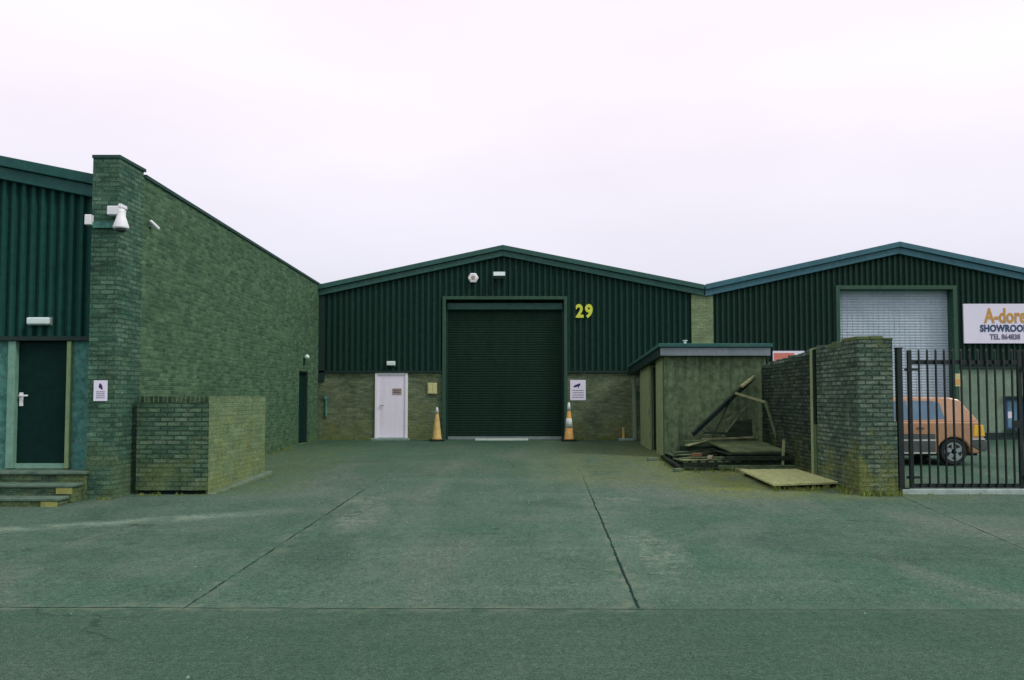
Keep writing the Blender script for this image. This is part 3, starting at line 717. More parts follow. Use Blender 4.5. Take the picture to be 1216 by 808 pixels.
# sill strip at roller door
tag(MB().hexa([(X(565, YF), YF-.32, gz(YF-.32)-.02), (X(627, YF), YF-.32, gz(YF-.32)-.02), (X(627, YF), YF-.1, gz(YF)-.02), (X(565, YF), YF-.1, gz(YF)-.02)],
    [(X(565, YF), YF-.32, gz(YF-.32)+.02), (X(627, YF), YF-.32, gz(YF-.32)+.02), (X(627, YF), YF-.1, gz(YF)+.05), (X(565, YF), YF-.1, gz(YF)+.05)]).build('threshold_plate', M['sill'], loc=(0, YF-.2, gz(YF))),
    'pale worn threshold plate on the ground before the green roller door', 'threshold plate')
# standpipe
p = X(740, YF-.15)
t = thing('stub_pipe', (p, YF-.15, gz(YF)), 'short pale pipe stub standing on the ground near the shed corner', 'pipe')
MB().cyl((p, YF-.15, gz(YF)-.02), (p, YF-.15, gz(YF)+.34), .035, n=12).build('pipe', M['cone_faded'], t)
MB().cyl((p, YF-.15, gz(YF)+.34), (p, YF-.15, gz(YF)+.37), .045, n=12).build('cap', M['sill'], t)
MB().box(p-.16, p+.3, YF-.3, YF-.02, gz(YF)-.02, gz(YF)+.05).build('base', M['kerbc'], t, bevel=.01)
# conduit on wall
p = X(387, YF)
t = thing('wall_conduit', (p, YF, .9), 'short pale conduit on brick beside the narrow side door', 'conduit')
MB().cyl((p, YF+.02, Z(495, YF)), (p, YF+.02, Z(474, YF)), .03, n=10).build('tube', M['block'], t)
MB().box(p-.06, p+.06, YF-.01, YF+.049, Z(474, YF), Z(470, YF)).build('box', M['block'], t)

# ------------------------------------------------------------------ traffic cones
def cone(pxc, py0, py1, Y, body, label, sleeve, rz=0, lean=0):
    zz = gz(Y); h = Z(py1, Y) - zz; x = X(pxc, Y)
    t = thing('traffic_cone', (0, 0, 0), label, 'traffic cone', 'tall traffic cones beside the roller door')
    MB().box(-.21, .21, -.21, .21, 0, .05).build('base', M['rubber'], t, bevel=.02, seg=2)
    MB().lathe((0, 0, .05), [(.165, 0), (.14, .03), (.03, h-.07), (.025, h-.05)], 24).build('body', M[body], t, smooth=True)
    if sleeve:
        for z0, z1 in ((.34, .62),):
            r = lambda z: .14 + (.03-.14)*(z-.03)/(h-.1) + .006
            MB().lathe((0, 0, .05), [(r(z0), z0), (r(z1), z1)], 24).build('sleeve', M['cone_white'], t, smooth=True)
        MB().lathe((0, 0, .05), [(.061, h*.74), (.032, h-.06)], 20).build('tip', M['cone_white'], t, smooth=True)
    else:
        MB().lathe((0, 0, .05), [(.059, h*.77), (.028, h-.045)], 20).build('tip', M['cone_white'], t, smooth=True)
    t.location = (x, Y, zz); t.rotation_euler = (lean, 0, rz)
cone(519, 522, 484, 24.55, 'cone_faded', 'faded yellow traffic cone left of the green roller door', False, .2)
cone(675.5, 522, 478, 24.55, 'cone_orange', 'orange traffic cone with white sleeve right of the green roller door', True, .1)

# ------------------------------------------------------------------ shed
YS = 19.6
sh = thing('outbuilding', (4.8, YS, gz(YS)), 'flat roofed rendered outbuilding with white fascia in front of unit 29', 'shed')
sx0, sx1_ = X(789, YS), X(910, YS); zs = Z(423, YS); zs2 = zs-.32
YB = 23.3; YR = 24.8
dg0, dg1 = 21.3, 21.4
MB().box(sx0, sx1_, YS, YS+.2, 0, zs).build('front_wall', M['shedwall'], sh)
def zrf(y): return zs + (zs2-zs)*(y-YS)/(YR-YS)
g = MB()
for y0, y1 in ((YS+.202, 20.75), (dg1+.4, YB)):
    g.hexa([(sx0, y0, 0), (sx0+.2, y0, 0), (sx0+.2, y1, 0), (sx0, y1, 0)], [(sx0, y0, zrf(y0)), (sx0+.2, y0, zrf(y0)), (sx0+.2, y1, zrf(y1)), (sx0, y1, zrf(y1))])
g.build('side_wall', M['sheddoor'], sh)
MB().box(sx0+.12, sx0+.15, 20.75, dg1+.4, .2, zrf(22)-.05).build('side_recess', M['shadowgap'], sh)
MB().box(sx1_-.2, sx1_, YS+.202, YB, 0, zs2-.01).box(sx0+.202, sx1_-.202, YB-.2, YB, 0, zs2-.01).build('rear_wall', M['shedwall'], sh)
d = MB().box(sx0+.01, sx0+.055, 21.72, dg1+.37, gz(21), zrf(22)-.1).build('shed_door', M['sheddoor'], sh)
MB().box(sx0-.03, sx0+.008, 21.73, 21.76, 1.3, 1.45).build('handle', M['steel'], d)
o = .12
g = MB().hexa([(sx0-o, YS-.12, zs), (sx1_+.08, YS-.12, zs), (sx1_+.08, YR, zs2), (sx0-o, YR, zs2)],
              [(sx0-o, YS-.12, zs+.2), (sx1_+.08, YS-.12, zs+.2), (sx1_+.08, YR, zs2+.2), (sx0-o, YR, zs2+.2)])
g.build('roof_slab', M['dark'], sh)
MB().box(sx0-o+.01, sx1_+.07, YS-.15, YS-.122, zs+.0, zs+.19).build('fascia', M['shedfascia'], sh, bevel=.004)
zt_ = Z(407, YS)
MB().hexa([(sx0-o-.04, YS-.19, zs+.202), (sx1_+.12, YS-.19, zs+.202), (sx1_+.12, YR, zs2+.202), (sx0-o-.04, YR, zs2+.202)],
          [(sx0-o-.04, YS-.19, zt_-.03), (sx1_+.12, YS-.19, zt_-.03), (sx1_+.12, YR, zs2+.27), (sx0-o-.04, YR, zs2+.27)]).build('roof_felt', M['shedroof'], sh, bevel=.01)
vx = X(813, YS+.6)
MB().cyl((vx, YS+.5, zt_-.05), (vx, YS+.5, zt_+.07), .035, n=10).cyl((vx, YS+.5, zt_+.07), (vx, YS+.5, zt_+.09), .06, n=10).build('roof_vent', M['lampglass'], sh)
# rainwater pipe on shed / unit corner
px0 = X(757, 24.6)
t = tag(MB().cyl((px0-.04, 24.93, gz(25)), (px0-.04, 24.93, zc-.06), .06, n=12).build('drain_pipe', M['base3'], loc=(px0, 24.93, gz(25))), 'dull green downpipe between the outbuilding and the brick base', 'downpipe')

# ------------------------------------------------------------------ yard wall
yw = thing('brick_yard_wall', (5.8, 15, gz(15)), 'tall weathered mossy brick wall running beside the gate, its top stepping down', 'wall')
YA = 13.4
ax0, ax1 = X(1019, YA), X(1061, YA); za = Z(403.5, YA)
YM = 15.45; xm = X(967, YM); zm = Z(414, YM)
YE = 19.45; xe_ = X(905, YE); zee = Z(436, YE)
def wseg(g, x0, y0, x1, y1, th, za_, zb_, o=0):
    g.hexa([(x0, y0, 0), (x0+th, y0, 0), (x1+th, y1, 0), (x1, y1, 0)], [(x0, y0, za_), (x0+th, y0, za_), (x1+th, y1, zb_), (x1, y1, zb_)])
# near pier: full width, with stepped, broken top
ysteps = [YA, YA+.62, YA+1.1, YM]
g = MB(); g.box(ax0, ax1, YA, YA+.62, 0, za-.0)
g.build('end_pier', M['yardwall'], yw)
MB().box(ax1+.001, X(1067, YA), YA+.05, YA+.5, 0, Z(500, YA)).build('lower_buttress', M['yardwall'], yw, bevel=.02)
g = MB(); wseg(g, ax0, YA+.622, xm-.01, YM-.16, .33, za-.06, zm+.05); g.build('near_wall', M['yardwall'], yw)
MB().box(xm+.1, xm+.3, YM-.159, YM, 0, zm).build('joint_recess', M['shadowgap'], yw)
g = MB(); wseg(g, xm+.07, YM+.002, xe_+.0, YE, .22, zm-.02, zee); g.build('far_wall', M['yardwall'], yw)
MB().box(xm-.035, xm+.06, YM-.015, YM+.02, 0, zm).build('vertical_strip', M['timber'], yw)
MB().box(xm-.03, xm+.05, YM-.158, YM-.032, 1.25, zm-.02).build('shade_strip', M['shadowgap'], yw)  # added near-black sheet, the wall's shadow line put into its colour
MB().box(xm-.03, xm+.05, YM-.158, YM-.032, 0, 1.248).build('joint_infill', M['coping'], yw)
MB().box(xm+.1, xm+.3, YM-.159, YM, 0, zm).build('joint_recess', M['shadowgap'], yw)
g = MB(); wseg(g, xm+.07, YM+.002, xe_+.0, YE, .22, zm-.02, zee); g.build('far_wall', M['yardwall'], yw)
MB().hexa([(xm-.04, YM-.02, 0), (xm+.06, YM-.02, 0), (xm+.06, YM+.09, 0), (xm-.04, YM+.09, 0)], [(xm-.04, YM-.02, zm), (xm+.06, YM-.02, zm), (xm+.06, YM+.09, zm), (xm-.04, YM+.09, zm)]).build('vertical_strip', M['sheddoor'], yw)
# individual coping bricks, uneven (one part)
g = MB(); rnd = random.Random(4)
x = ax0 - .01
while x < ax1-.05:
    L = .22; hh = rnd.choice((.03, .055, .06, .07)); g.box(x, min(x+L-.01, ax1+.01), YA-.01, YA+.62, za+.001, za+hh); x += L
yy = YA+.64
while yy < YM-.12:
    f = (yy-YA-.62)/(YM-YA-.62); xx = ax0+(xm-ax0)*f; zz = za-.06+(zm+.05-za+.06)*f
    hh = rnd.choice((.0, .03, .05, .07, .09))
    if hh: g.box(xx-.005, xx+.34, yy, yy+.21, zz-.04, zz+hh)
    yy += .225
g.build('loose_coping', M['coping'], yw, bevel=.006)
g = MB(); rnd = random.Random(9)
yy = YM+.05
while yy < YE-.2:
    f = (yy-YM)/(YE-YM); xx = xm+.07+(xe_-xm-.07)*f; zz = zm-.02+(zee-zm+.02)*f
    hh = rnd.choice((.02, .02, .035, .05)); g.box(xx-.004, xx+.224, yy, yy+.21, zz-.06, zz+hh); yy += .225
g.build('coping', M['yardwall'], yw, bevel=.006)

# ------------------------------------------------------------------ gate
YG = 13.62
zk = Z(580.5, YG)
px_l, px_r = X(1068, YG), X(1213, YG)
tag(MB().box(X(1066, YG)-.0, 13.6, YG-.1, YG+.12, 0, zk).build('gate_kerb', M['kerbpale'], loc=(9, YG, 0), bevel=.012), 'pale concrete strip on the ground under the black gate', 'kerb')
def gpost(x, label):
    t = thing('gate_post', (x, YG, zk), label, 'gate post')
    MB().box(x-.045, x+.045, YG-.045, YG+.045, zk, Z(414, YG)).build('post', M['black'], t, bevel=.004)
    MB().box(x-.055, x+.055, YG-.055, YG+.055, Z(414, YG), Z(414, YG)+.015).build('cap', M['black'], t)
    MB().box(x-.1, x+.1, YG-.09, YG+.09, zk-.001, zk+.02).build('foot_plate', M['black'], t)
gpost(px_l, 'black gate post against the brick wall end')
zr1, zr2 = Z(430.5, YG), Z(577, YG)
def leaf(x0, x1, label):
    t = thing('metal_gate', (x0, YG, zk), label, 'gate', 'leaves of the black yard gate')
    MB().box(x0, x0+.06, YG-.03, YG+.03, zr2-.04, Z(416, YG)).build('hinge_stile', M['black'], t, bevel=.003)
    MB().box(x1-.06, x1, YG-.03, YG+.03, zr2-.04, Z(416, YG)).build('meeting_stile', M['black'], t, bevel=.003)
    MB().box(x0+.061, x1-.061, YG-.02, YG+.02, zr1-.036, zr1+.036).build('top_rail', M['black'], t)
    MB().box(x0+.061, x1-.061, YG-.02, YG+.02, zr2-.036, zr2+.036).build('bottom_rail', M['black'], t)
    n = int(round((x1-x0-.06)/.143)); s_ = (x1-x0-.06)/n
    for i in range(1, n):
        x = x0+.03+s_*i
        g = MB(); g.cyl((x, YG-.042, zr2-.02), (x, YG-.042, Z(417, YG)), .018, n=8).cyl((x, YG-.042, Z(417, YG)), (x, YG-.042, Z(414.5, YG)), .018, .004, n=8)
        g.build('bar', M['black'], t)
    for zz in (zr1-.12, zr2+.14):
        MB().box(x0-.07, x0+.16, YG-.05, YG-.031, zz-.02, zz+.02).cyl((x0-.02, YG-.06, zz-.05), (x0-.02, YG-.06, zz+.05), .022, n=10).build('hinge', M['black'], t)
    MB().box(x1-.2, x1-.06, YG-.06, YG-.0505, 1.25, 1.37).build('latch', M['black'], t)
leaf(X(1078.5, YG), px_r, 'black vertical bar gate leaf in front of the parked car')
leaf(px_r+.04, px_r+.04+(px_r-X(1078.5, YG)), 'second black gate leaf at the extreme right edge of the picture')

# ------------------------------------------------------------------ car (hatchback, tail to the right)
YC = 17.75; zg = gz(18.3)
cr_x = X(1169, YC, 510)
car = thing('parked_car', (0, 0, 0), 'pinkish tan hatchback parked behind the black gate', 'car')
W = 1.6
def arch(cx, r, z0, n=9):
    return [(cx - r*math.cos(math.pi*i/n), z0 + r*math.sin(math.pi*i/n)*1.0) for i in range(n+1)]
# local frame: x from 0 (tail) to -3.7 (nose); y 0 near side .. W ; z 0 ground
rx, fxw = -.66, -3.02; wr_ = .29; ar = .36
belt = .93
lower = [(-3.68, .32)] + [(-3.38, .24)] + arch(fxw, ar, .24)[0:] + arch(rx, ar, .24) + [(-.12, .26), (-.02, .36), (0, .58), (-.05, .74), (-.06, belt), (-2.75, belt), (-2.95, .90), (-3.5, .78), (-3.66, .66), (-3.7, .5)]
g = MB(); 
side0 = [g.v((x, 0, z)) for x, z in lower]; side1 = [g.v((x, W, z)) for x, z in lower]
n = len(lower)
mid0 = [g.v((x*.985-.02, -.035 if .4 < z < .86 else 0, z)) for x, z in lower]
for v_ in mid0: g.bm.verts.remove(v_)
g.bm.faces.new(side0[::-1]); g.bm.faces.new(side1)
for i in range(n):
    j = (i+1) % n; g.bm.faces.new((side0[i], side0[j], side1[j], side1[i]))
body = g.build('body', M['carpaint'], car, bevel=.035, seg=3)
gh = [(-.07, belt-.01), (-.18, 1.08), (-.42, 1.41), (-.62, 1.455), (-1.5, 1.47), (-2.0, 1.43), (-2.75, belt-.01)]
ins = lambda z: .06 + .16*(z-belt)/.5
g = MB(); A = [g.v((x, ins(z), z)) for x, z in gh]; B = [g.v((x, W-ins(z), z)) for x, z in gh]
g.bm.faces.new(A[::-1]); g.bm.faces.new(B)
for i in range(len(gh)):
    j = (i+1) % len(gh); g.bm.faces.new((A[i], A[j], B[j], B[i]))
g.build('cabin', M['carpaint'], car, bevel=.03, seg=3)
def sidewin(nm, pts):
    for s_ in (0, 1):
        g = MB(); f = lambda z: (ins(z)-.006) if s_ == 0 else W-ins(z)+.006
        q = lambda z: (ins(z)+.01) if s_ == 0 else W-ins(z)-.01
        g.hexa([(x, f(z), z) for x, z in pts], [(x, q(z), z) for x, z in pts]); g.build(nm, M['carglass'], car)
sidewin('rear_side_window', [(-.80, .99), (-1.5, .97), (-1.5, 1.385), (-1.0, 1.375), (-.86, 1.33)])
sidewin('front_side_window', [(-1.57, .97), (-2.5, .98), (-2.02, 1.36), (-1.57, 1.385)])
g = MB(); g.hexa([(-.175, .25, 1.09), (-.175, W-.25, 1.09), (-.39, W-.3, 1.375), (-.39, .3, 1.375)], [(-.16, .25, 1.1), (-.16, W-.25, 1.1), (-.375, W-.3, 1.385), (-.375, .3, 1.385)]); g.build('rear_window', M['carglass'], car)
g = MB(); g.hexa([(-2.69, .22, .98), (-2.69, W-.22, .98), (-2.08, W-.3, 1.37), (-2.08, .3, 1.37)], [(-2.70, .22, .99), (-2.70, W-.22, .99), (-2.09, W-.3, 1.38), (-2.09, .3, 1.38)]); g.build('windscreen', M['carglass'], car)
MB().prism_y([(.0, .3), (.05, .33), (.06, .5), (.02, .54), (-.32, .54), (-.3, .5), (-.3, .42), (-.1, .3)], -.012, W+.012).build('rear_bumper', M['carplastic'], car, bevel=.015)
MB().prism_y([(-3.36, .28), (-3.74, .3), (-3.77, .5), (-3.7, .55), (-3.4, .55)], -.012, W+.012).build('front_bumper', M['carplastic'], car, bevel=.015)
for y0, y1 in ((-.018, .0), (W, W+.018)):
    MB().box(-2.62, -1.06, y0, y1, .52, .555).build('side_strip', M['carstrip'], car)
    MB().box(-.28, .0, y0, y1, .545, .575).build('side_strip', M['carstrip'], car)
    MB().box(-2.62, -1.06, y0, y1, .25, .28).build('sill_strip', M['carstrip'], car)
    MB().box(-2.62, -1.06, y0+.004, y1-.004, .281, .519).build('lower_panel', M['carplastic'], car)
    MB().box(-2.62, -1.06, y0+.006, y1-.006, .56, .67).build('dark_band', M['carplastic'], car)  # plain dark band along the body side, above the pale strip
    MB().box(-1.45, -1.3, y0, y1, .78, .81).build('door_handle', M['carplastic'], car)
    MB().box(-1.545, -1.535, y0+.01 if y0 < 0 else y0, y1 if y0 < 0 else y1-.01, .3, belt-.02).build('door_gap', M['carplastic'], car)
for y0, y1 in ((-.006, .26), (W-.26, W+.006)):
    MB().prism_y([(-.24, .62), (.012, .62), (-.025, .86), (-.22, .86)], y0, y1).build('tail_light', M['amber'], car, bevel=.008)
for y0, y1 in ((.05, .35), (W-.35, W-.05)):
    MB().box(-3.72, -3.6, y0, y1, .6, .72).build('headlight', M['lampglass'], car)
MB().box(.003, .012, .5, 1.1, .6, .72).build('number_plate', M['numyellow'], car)
for yy_ in (-.09, W+.0):
    MB().box(-2.5, -2.38, yy_, yy_+.09, 1.0, 1.1).build('door_mirror', M['carplastic'], car, bevel=.015)
def wheel(cx, y0, s_):
    wt = MB().lathe((cx, y0, wr_), [(.2, 0), (.265, .0), (wr_, .03), (wr_, .15), (.265, .18), (.2, .18)], 32, 'y').build('wheel', M['rubber'], car, smooth=False)
    g = MB(); yo = y0 + (.02 if s_ < 0 else .16)
    g.lathe((cx, yo, wr_), [(.195, -.008), (.195, .008)], 28, 'y').build('wheel_disc', M['carplastic'], wt)
    g = MB(); yo2 = yo + (-.016 if s_ < 0 else .016)
    for k in range(5):
        a_ = math.pi/2 + 2*math.pi*k/5
        g.beam((cx, yo2, wr_), (cx+.18*math.cos(a_), yo2, wr_+.18*math.sin(a_)), .09, .012, up=(0, 1, 0))
    g.build('spokes', M['alloy'], wt)
    g = MB(); nseg = 28
    for k in range(nseg):
        a0, a1 = 2*math.pi*k/nseg, 2*math.pi*(k+1)/nseg
        P = lambda r, a_, y_: (cx+r*math.cos(a_), y_, wr_+r*math.sin(a_))
        g.hexa([P(.17, a0, yo2-.008), P(.2, a0, yo2-.008), P(.2, a1, yo2-.008), P(.17, a1, yo2-.008)], [P(.17, a0, yo2+.008), P(.2, a0, yo2+.008), P(.2, a1, yo2+.008), P(.17, a1, yo2+.008)])
    g.build('rim', M['alloy'], wt)
for cx in (rx, fxw):
    wheel(cx, .012, -1); wheel(cx, W-.192, 1)
for cx in (rx, fxw):
    g = MB(); pts = arch(cx, ar-.005, .24)
    g.prism_y(pts, .2, W-.2); g.build('wheel_well', M['rubber'], car)
MB().box(-3.4, -.1, .12, W-.12, .2, .26).build('underbody', M['rubber'], car)
car.location = (cr_x, YC, zg)

# ------------------------------------------------------------------ timber pile
def pallet(x, y, z, rz, label, mats=('timber', 'timber_dark'), w=1.2, d=1.0):
    t = thing('wooden_pallet', (0, 0, 0), label, 'pallet', 'wooden pallets in the pile by the outbuilding')
    for k in range(3):
        MB().box(-w/2, w/2, -d/2+k*(d-.1)/2, -d/2+k*(d-.1)/2+.1, 0.022, .12).build('bearer', M[mats[1]], t)
    n = 7
    for k in range(n):
        xk = -w/2 + k*(w-.1)/(n-1)
        MB().box(xk, xk+.1, -d/2, d/2, .121, .142).build('deck_board', M[mats[0]], t)
    for k in range(3):
        xk = -w/2 + k*(w-.1)/2
        MB().box(xk, xk+.1, -d/2, d/2, 0, .0215).build('bottom_board', M[mats[1]], t)
    t.location = (x, y, z); t.rotation_euler = (0, 0, rz)
    return t
tilt = math.atan(.026)
g1 = gz(17.0)+.035
p1 = pallet(4.12, 17.62, g1-.01, .03, 'low pallet at the front left corner of the timber pile')
p2 = pallet(5.2, 17.6, g1-.01, -.02, 'low dark pallet under the right of the timber pile', ('timber_dark', 'timber_dark'), 0.92)
p3 = pallet(4.15, 18.75, g1+.03, .0, 'low pallet at the back left of the pile against the outbuilding', ('timber', 'timber_dark'))
p4 = pallet(5.28, 18.75, g1+.03, .02, 'low pallet at the back right of the pile beside the brick wall', ('timber_dark', 'timber_dark'), .95)
p5 = pallet(5.05, 17.75, g1+.142, .05, 'upper pallet lying under the plywood sheet on the pile', ('timber_dark', 'timber_dark'), 1.15)
tb = g1+.30
def plank(a, b, w_, h_, mat, label):
    o_ = MB().beam(a, b, w_, h_).build('timber_plank', M[mat], loc=((a[0]+b[0])/2, (a[1]+b[1])/2, min(a[2], b[2])), bevel=.004)
    return tag(o_, label, 'plank', 'loose planks on the timber pile')
o_ = MB().hexa([(4.55, 17.15, tb), (5.75, 17.3, tb+.0), (5.7, 18.9, tb+.12), (4.45, 18.8, tb+.12)], [(4.55, 17.15, tb+.035), (5.75, 17.3, tb+.035), (5.7, 18.9, tb+.155), (4.45, 18.8, tb+.155)]).build('plywood_sheet', M['ply'], loc=(5.1, 18, tb), bevel=.003)
tag(o_, 'weathered mossy plywood sheet on top of the timber pile', 'plywood sheet')
o_ = MB().hexa([(4.45, 17.05, tb-.03), (5.6, 17.1, tb-.03), (5.6, 18.3, tb-.03), (4.4, 18.3, tb-.03)], [(4.45, 17.05, tb-.005), (5.6, 17.1, tb-.005), (5.6, 18.3, tb-.005), (4.4, 18.3, tb-.005)]).build('plywood_sheet', M['timber_dark'], loc=(5.0, 17.6, tb-.03))
tag(o_, 'dark rotten plywood sheet beneath the mossy top sheet', 'plywood sheet')
l1 = g1+.155
plank((3.5, 17.15, l1), (4.55, 17.5, l1), .16, .025, 'timber_light', 'pale plank lying nearest the front corner of the pile')
plank((3.55, 17.5, l1), (4.4, 18.2, l1+.03), .14, .025, 'timber_light', 'pale plank lying diagonally across the left pallets')
plank((3.6, 18.0, l1+.04), (4.5, 18.6, l1+.05), .15, .025, 'timber', 'grey plank lying behind the pale diagonal plank')
plank((3.62, 18.6, l1+.05), (4.4, 18.7, l1+.06), .12, .03, 'timber_light', 'pale plank at the back left near the outbuilding wall')
plank((3.5, 16.93, gz(17)+.03), (5.3, 16.95, gz(17)+.03), .1, .05, 'timber_dark', 'dark beam on the ground along the front of the pile')
plank((3.42, 17.0, gz(17.5)+.04), (3.5, 19.3, gz(19)+.05), .09, .09, 'timber_dark', 'dark beam on the ground along the left of the pile')
plank((4.2, 16.86, gz(17)+.07), (5.9, 16.9, gz(17)+.07), .05, .08, 'timber', 'grey batten leaning along the front right of the pile')
plank((3.9, 19.05, tb-.03), (5.72, 19.1, tb-.03), .34, .12, 'timber_dark', 'thick dark beam at the back of the pile against the outbuilding')
plank((3.95, 19.0, tb+.1), (5.7, 19.08, tb+.1), .3, .13, 'timber', 'grey beam laid on the thick dark beam at the back of the pile')
plank((3.95, 18.75, tb+.06), (4.6, 19.0, tb+.2), .14, .03, 'timber_light', 'short pale board tipped up under the foot of the diagonal beam')
plank((4.35, 18.98, tb+.19), (5.6, 18.95, tb+.24), .14, .04, 'timber_light', 'pale board lying across the back beams behind the mossy sheet')
plank((3.6, 18.2, l1+.06), (4.5, 18.35, l1+.16), .1, .03, 'timber_dark', 'dark plank sloping up onto the plywood from the left')
for k, (x0, x1, y_, z_, m_) in enumerate(((3.55, 4.6, 17.3, .19, 'timber'), (3.6, 4.5, 17.85, .2, 'timber_dark'), (3.58, 4.55, 18.4, .24, 'timber'))):
    plank((x0, y_, g1+z_), (x1, y_+.12, g1+z_+.01), .13, .022, m_, ('grey board nearest the front on the left pallets', 'dark board in the middle of the left pallets', 'grey board towards the back of the left pallets')[k])
plank((4.4, 16.98, g1+.2), (5.85, 17.02, g1+.21), .07, .09, 'timber_dark', 'long dark batten along the front under the plywood sheets')
plank((5.72, 17.2, gz(17)+.1), (5.74, 18.9, gz(18)+.14), .06, .2, 'timber_dark', 'dark board on edge between the pile and the brick wall')
# rubble bricks
def rubble(x, y, z, rz, mat, label):
    g = MB(); g.T = Matrix.Translation((x, y, z)) @ Matrix.Rotation(rz, 4, 'Z')
    g.box(-.11, .11, -.05, .05, 0, .065)
    tag(g.build('loose_brick', M[mat], loc=(x, y, z), bevel=.006), label, 'brick', 'loose bricks about the timber pile')
rubble(3.95, 17.75, l1+.03, .4, 'brickred', 'reddish brick lying on the pale planks')
rubble(4.15, 17.35, l1+.013, 1.2, 'tan', 'tan brick lying on the front pale plank')
rubble(4.62, 16.72, gz(16.7), .1, 'timber_light', 'pale brick on the ground before the timber pile')
rubble(3.35, 16.75, gz(16.7), .7, 'bin_foot', 'grey brick on the ground at the front left corner of the pile')
rubble(3.2, 18.9, gz(18.9), .2, 'bin_foot', 'grey brick on the ground left of the outbuilding corner')
# leaning broken frame
fr = thing('broken_timber_frame', (5.2, 18.9, tb), 'broken triangular timber frame propped on the pile against the outbuilding', 'timber frame')
Yq = 18.95
def P3(px, py, Y=Yq): v_ = at(px, py, Y); return (v_.x, v_.y, v_.z)
MB().beam(P3(823, 516, 18.6), P3(895, 448, 19.45), .06, .10).build('diagonal_beam', M['black'], fr, bevel=.004)
MB().beam(P3(880, 459.5, 19.2), P3(896, 447, 19.4), .085, .05).build('pale_splint', M['timber_light'], fr)
MB().beam(P3(873, 467, 18.95), P3(910, 478, 18.6), .05, .05).build('cross_rail', M['timber_light'], fr)
MB().beam(P3(893, 458, 18.9), P3(896, 520, 18.9), .06, .05).build('upright', M['timber'], fr)
MB().beam(P3(909, 477, 18.58), P3(924, 524, 18.3), .05, .06).build('prop', M['timber'], fr)
MB().beam(P3(862, 500, 19.1), P3(876, 490, 19.1), .03, .04).build('short_batten', M['timber'], fr)
MB().beam(P3(836, 514, 18.5), P3(884, 516, 18.7), .07, .05).build('bottom_rail', M['timber_dark'], fr)
MB().beam(P3(858, 519, 18.8), P3(886, 484, 19.3), .04, .03).build('short_batten', M['timber'], fr)
MB().beam(P3(846, 519, 18.7), P3(870, 470, 19.4), .03, .03).build('short_batten', M['timber_dark'], fr)
g = MB().hexa([P3(862, 519, 19.25), P3(893, 519, 19.25), P3(893, 498, 19.4), P3(868, 502, 19.4)], [P3(862, 519, 19.28), P3(893, 519, 19.28), P3(893, 498, 19.43), P3(868, 502, 19.43)])
tag(g.build('plywood_sheet', M['timber_dark'], loc=P3(870, 518, 19.25)), 'dark broken board leaning behind the timber frame', 'board')
# upright stick at right of pile
a = P3(931, 522, 17.05); b = P3(929, 553, 17.0)
plank(a, (b[0], b[1], gz(17)), .05, .04, 'timber_light', 'pale stick standing upright at the right end of the pile')
# yellowish board on the ground
bd = thing('ground_board', (5.05, 15.2, gz(15.2)), 'flat mossy yellowish board lying on bearers in front of the brick wall', 'board')
zq = lambda y: gz(y)+.07
cs = [(X(917, 14.0), 14.0), (X(996, 14.3), 14.3), (X(943, 16.3)+.02, 16.3), (X(877, 16.25), 16.2)]
MB().hexa([(x, y, zq(y)) for x, y in cs], [(x, y, zq(y)+.035) for x, y in cs]).build('panel', M['sheet'], bd, bevel=.003)
for k in (.1, .5, .88):
    a = Vector((*cs[0], 0)).lerp(Vector((*cs[3], 0)), k); b = Vector((*cs[1], 0)).lerp(Vector((*cs[2], 0)), k)
    a = a.lerp(b, .03); b = b.lerp(a, .03)
    MB().beam((a.x, a.y, gz(a.y)+.03), (b.x, b.y, gz(b.y)+.03), .09, .078).build('bearer', M['timber_dark'], bd)

# ------------------------------------------------------------------ weeds
g = MB(); rnd = random.Random(11)
def tuft(x, y, n=14, h=.12, s_=.07):
    z = gz(y)
    for _ in range(n):
        a = rnd.uniform(0, 6.28); r_ = rnd.uniform(0, s_); bx_, by_ = x+r_*math.cos(a), y+r_*math.sin(a)
        hh = h*rnd.uniform(.4, 1.1); le = rnd.uniform(0, .6)*hh; d = rnd.uniform(0, 6.28); w_ = rnd.uniform(.004, .009)
        dx, dy = le*math.cos(d), le*math.sin(d); ox, oy = w_*math.cos(d+1.57), w_*math.sin(d+1.57)
        g.face([(bx_-ox, by_-oy, z), (bx_+ox, by_+oy, z), (bx_+dx*.5+ox*.6, by_+dy*.5+oy*.6, z+hh*.65), (bx_+dx, by_+dy, z+hh)])
def line(x0, y0, x1, y1, n, h=.1, sc=.06):
    for _ in range(n):
        t_ = rnd.random(); tuft(x0+(x1-x0)*t_+rnd.gauss(0, sc), y0+(y1-y0)*t_+rnd.gauss(0, sc), rnd.randint(5, 14), h*rnd.uniform(.5, 1.3))
line(ax0-.06, YA, xm-.05, YM, 26, .13); line(ax0, YA-.06, ax1+.1, YA-.06, 18, .12, .03); line(xm, YM, 5.8, 17, 22, .12)
line(4.4, 13.95, 5.6, 14.1, 24, .08); line(3.4, 16.7, 5.5, 16.6, 40, .09, .1); line(3.3, 17, 3.4, 19.4, 14, .07)
line(-5.8, YF-.05, -4.3, YF-.05, 20, .1, .03); line(1.9, YF-.05, 3.6, YF-.05, 30, .14, .04)
line(xa, 13.44, xb, 13.44, 14, .05, .02); line(xb+.15, 13.6, xq+.2, yq, 14, .06, .03); line(wxr(16.5)+.05, 16.5, wxr(22.5)+.05, 22.5, 50, .08, .05)
line(cL[0], 12.95, cL[1], 12.95, 10, .05, .02); line(px_l, YG-.12, px_r, YG-.12, 10, .04, .02)
tag(g.build('weeds', M['grass']), 'thin weeds and moss tufts along the foot of walls', 'weeds', kind='stuff')
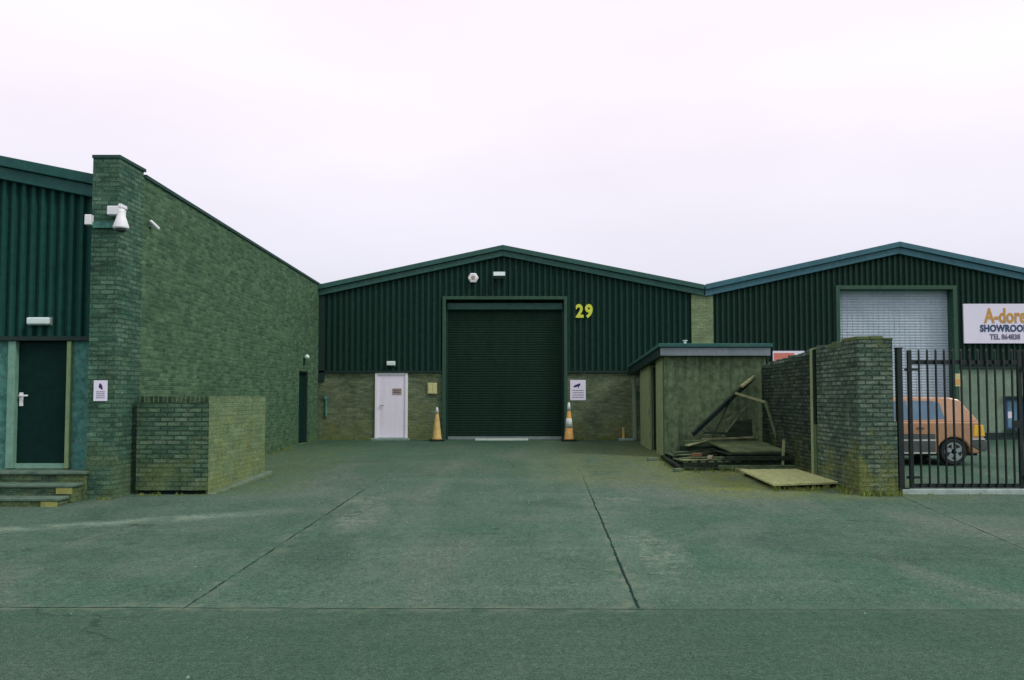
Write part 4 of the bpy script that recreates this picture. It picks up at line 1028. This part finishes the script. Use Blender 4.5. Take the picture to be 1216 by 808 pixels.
# grit and stones, scattered
g = MB(); rnd = random.Random(5)
for _ in range(260):
    x = rnd.uniform(-6, 7); y = rnd.uniform(4.5, 24) if rnd.random() < .4 else rnd.uniform(12.5, 17)
    if x > 3 and y > 13.2 or x < -4 and y > 12: continue
    s_ = rnd.uniform(.004, .014)
    z = gz(y); g.cyl((x, y, z-.002), (x+.3*s_, y, z+s_*.8), s_, s_*.6, n=5)
tag(g.build('grit', M['kerbc']), 'scattered small pale stones on the concrete', 'grit', kind='stuff')

# ------------------------------------------------------------------ world & light
wld = bpy.data.worlds.new('World'); scene.world = wld; wld.use_nodes = True
nt = wld.node_tree; N = nt.nodes; L = nt.links
for n_ in list(N): N.remove(n_)
out = N.new('ShaderNodeOutputWorld'); bg = N.new('ShaderNodeBackground'); bg2 = N.new('ShaderNodeBackground'); add = N.new('ShaderNodeAddShader')
sky = N.new('ShaderNodeTexSky'); sky.sky_type = 'NISHITA'; sky.sun_disc = False
EL, AZ = 46, 118
sky.sun_elevation = R(EL); sky.sun_rotation = R(AZ); sky.dust_density = 4
L.new(sky.outputs[0], bg.inputs[0]); bg.inputs[1].default_value = .05 * .35
tc = N.new('ShaderNodeTexCoord'); sep = N.new('ShaderNodeSeparateXYZ'); L.new(tc.outputs['Generated'], sep.inputs[0])
mr = N.new('ShaderNodeMapRange'); mr.inputs[1].default_value = .02; mr.inputs[2].default_value = .36; L.new(sep.outputs[2], mr.inputs[0])
cr = N.new('ShaderNodeMix'); cr.data_type = 'RGBA'; cr.inputs[6].default_value = (.62, .64, .74, 1); cr.inputs[7].default_value = (1.0, .91, .99, 1)
L.new(mr.outputs[0], cr.inputs[0])
mp = N.new('ShaderNodeMapping'); mp.inputs['Scale'].default_value = (1, 1, 3); L.new(tc.outputs['Generated'], mp.inputs[0])
nz = N.new('ShaderNodeTexNoise'); nz.inputs['Scale'].default_value = 1.6; nz.inputs['Detail'].default_value = 5; L.new(mp.outputs[0], nz.inputs['Vector'])
mr2 = N.new('ShaderNodeMapRange'); mr2.inputs[1].default_value = .3; mr2.inputs[2].default_value = .7; mr2.inputs[3].default_value = .92; mr2.inputs[4].default_value = 1.06; L.new(nz.outputs['Fac'], mr2.inputs[0])
sc = N.new('ShaderNodeVectorMath'); sc.operation = 'SCALE'; L.new(cr.outputs[2], sc.inputs[0]); L.new(mr2.outputs[0], sc.inputs[3])
L.new(sc.outputs[0], bg2.inputs[0]); bg2.inputs[1].default_value = 1.0
L.new(bg.outputs[0], add.inputs[0]); L.new(bg2.outputs[0], add.inputs[1]); L.new(add.outputs[0], out.inputs[0])
sd = bpy.data.lights.new('sun', 'SUN'); sd.energy = 1.4; sd.angle = R(11); sd.color = (1, .96, .9)
so = bpy.data.objects.new('sun', sd); col.objects.link(so)
# direction towards the sun: right, slightly behind the camera
dv = Vector((math.sin(R(AZ))*math.cos(R(EL)), math.cos(R(AZ))*math.cos(R(EL)), math.sin(R(EL))))
so.rotation_euler = dv.to_track_quat('Z', 'Y').to_euler(); so.location = (10, -10, 20)
vs_ = scene.view_settings; vs_.view_transform = 'Standard'; vs_.look = 'None'; vs_.exposure = 0; vs_.gamma = 1
scene.render.engine = 'CYCLES'
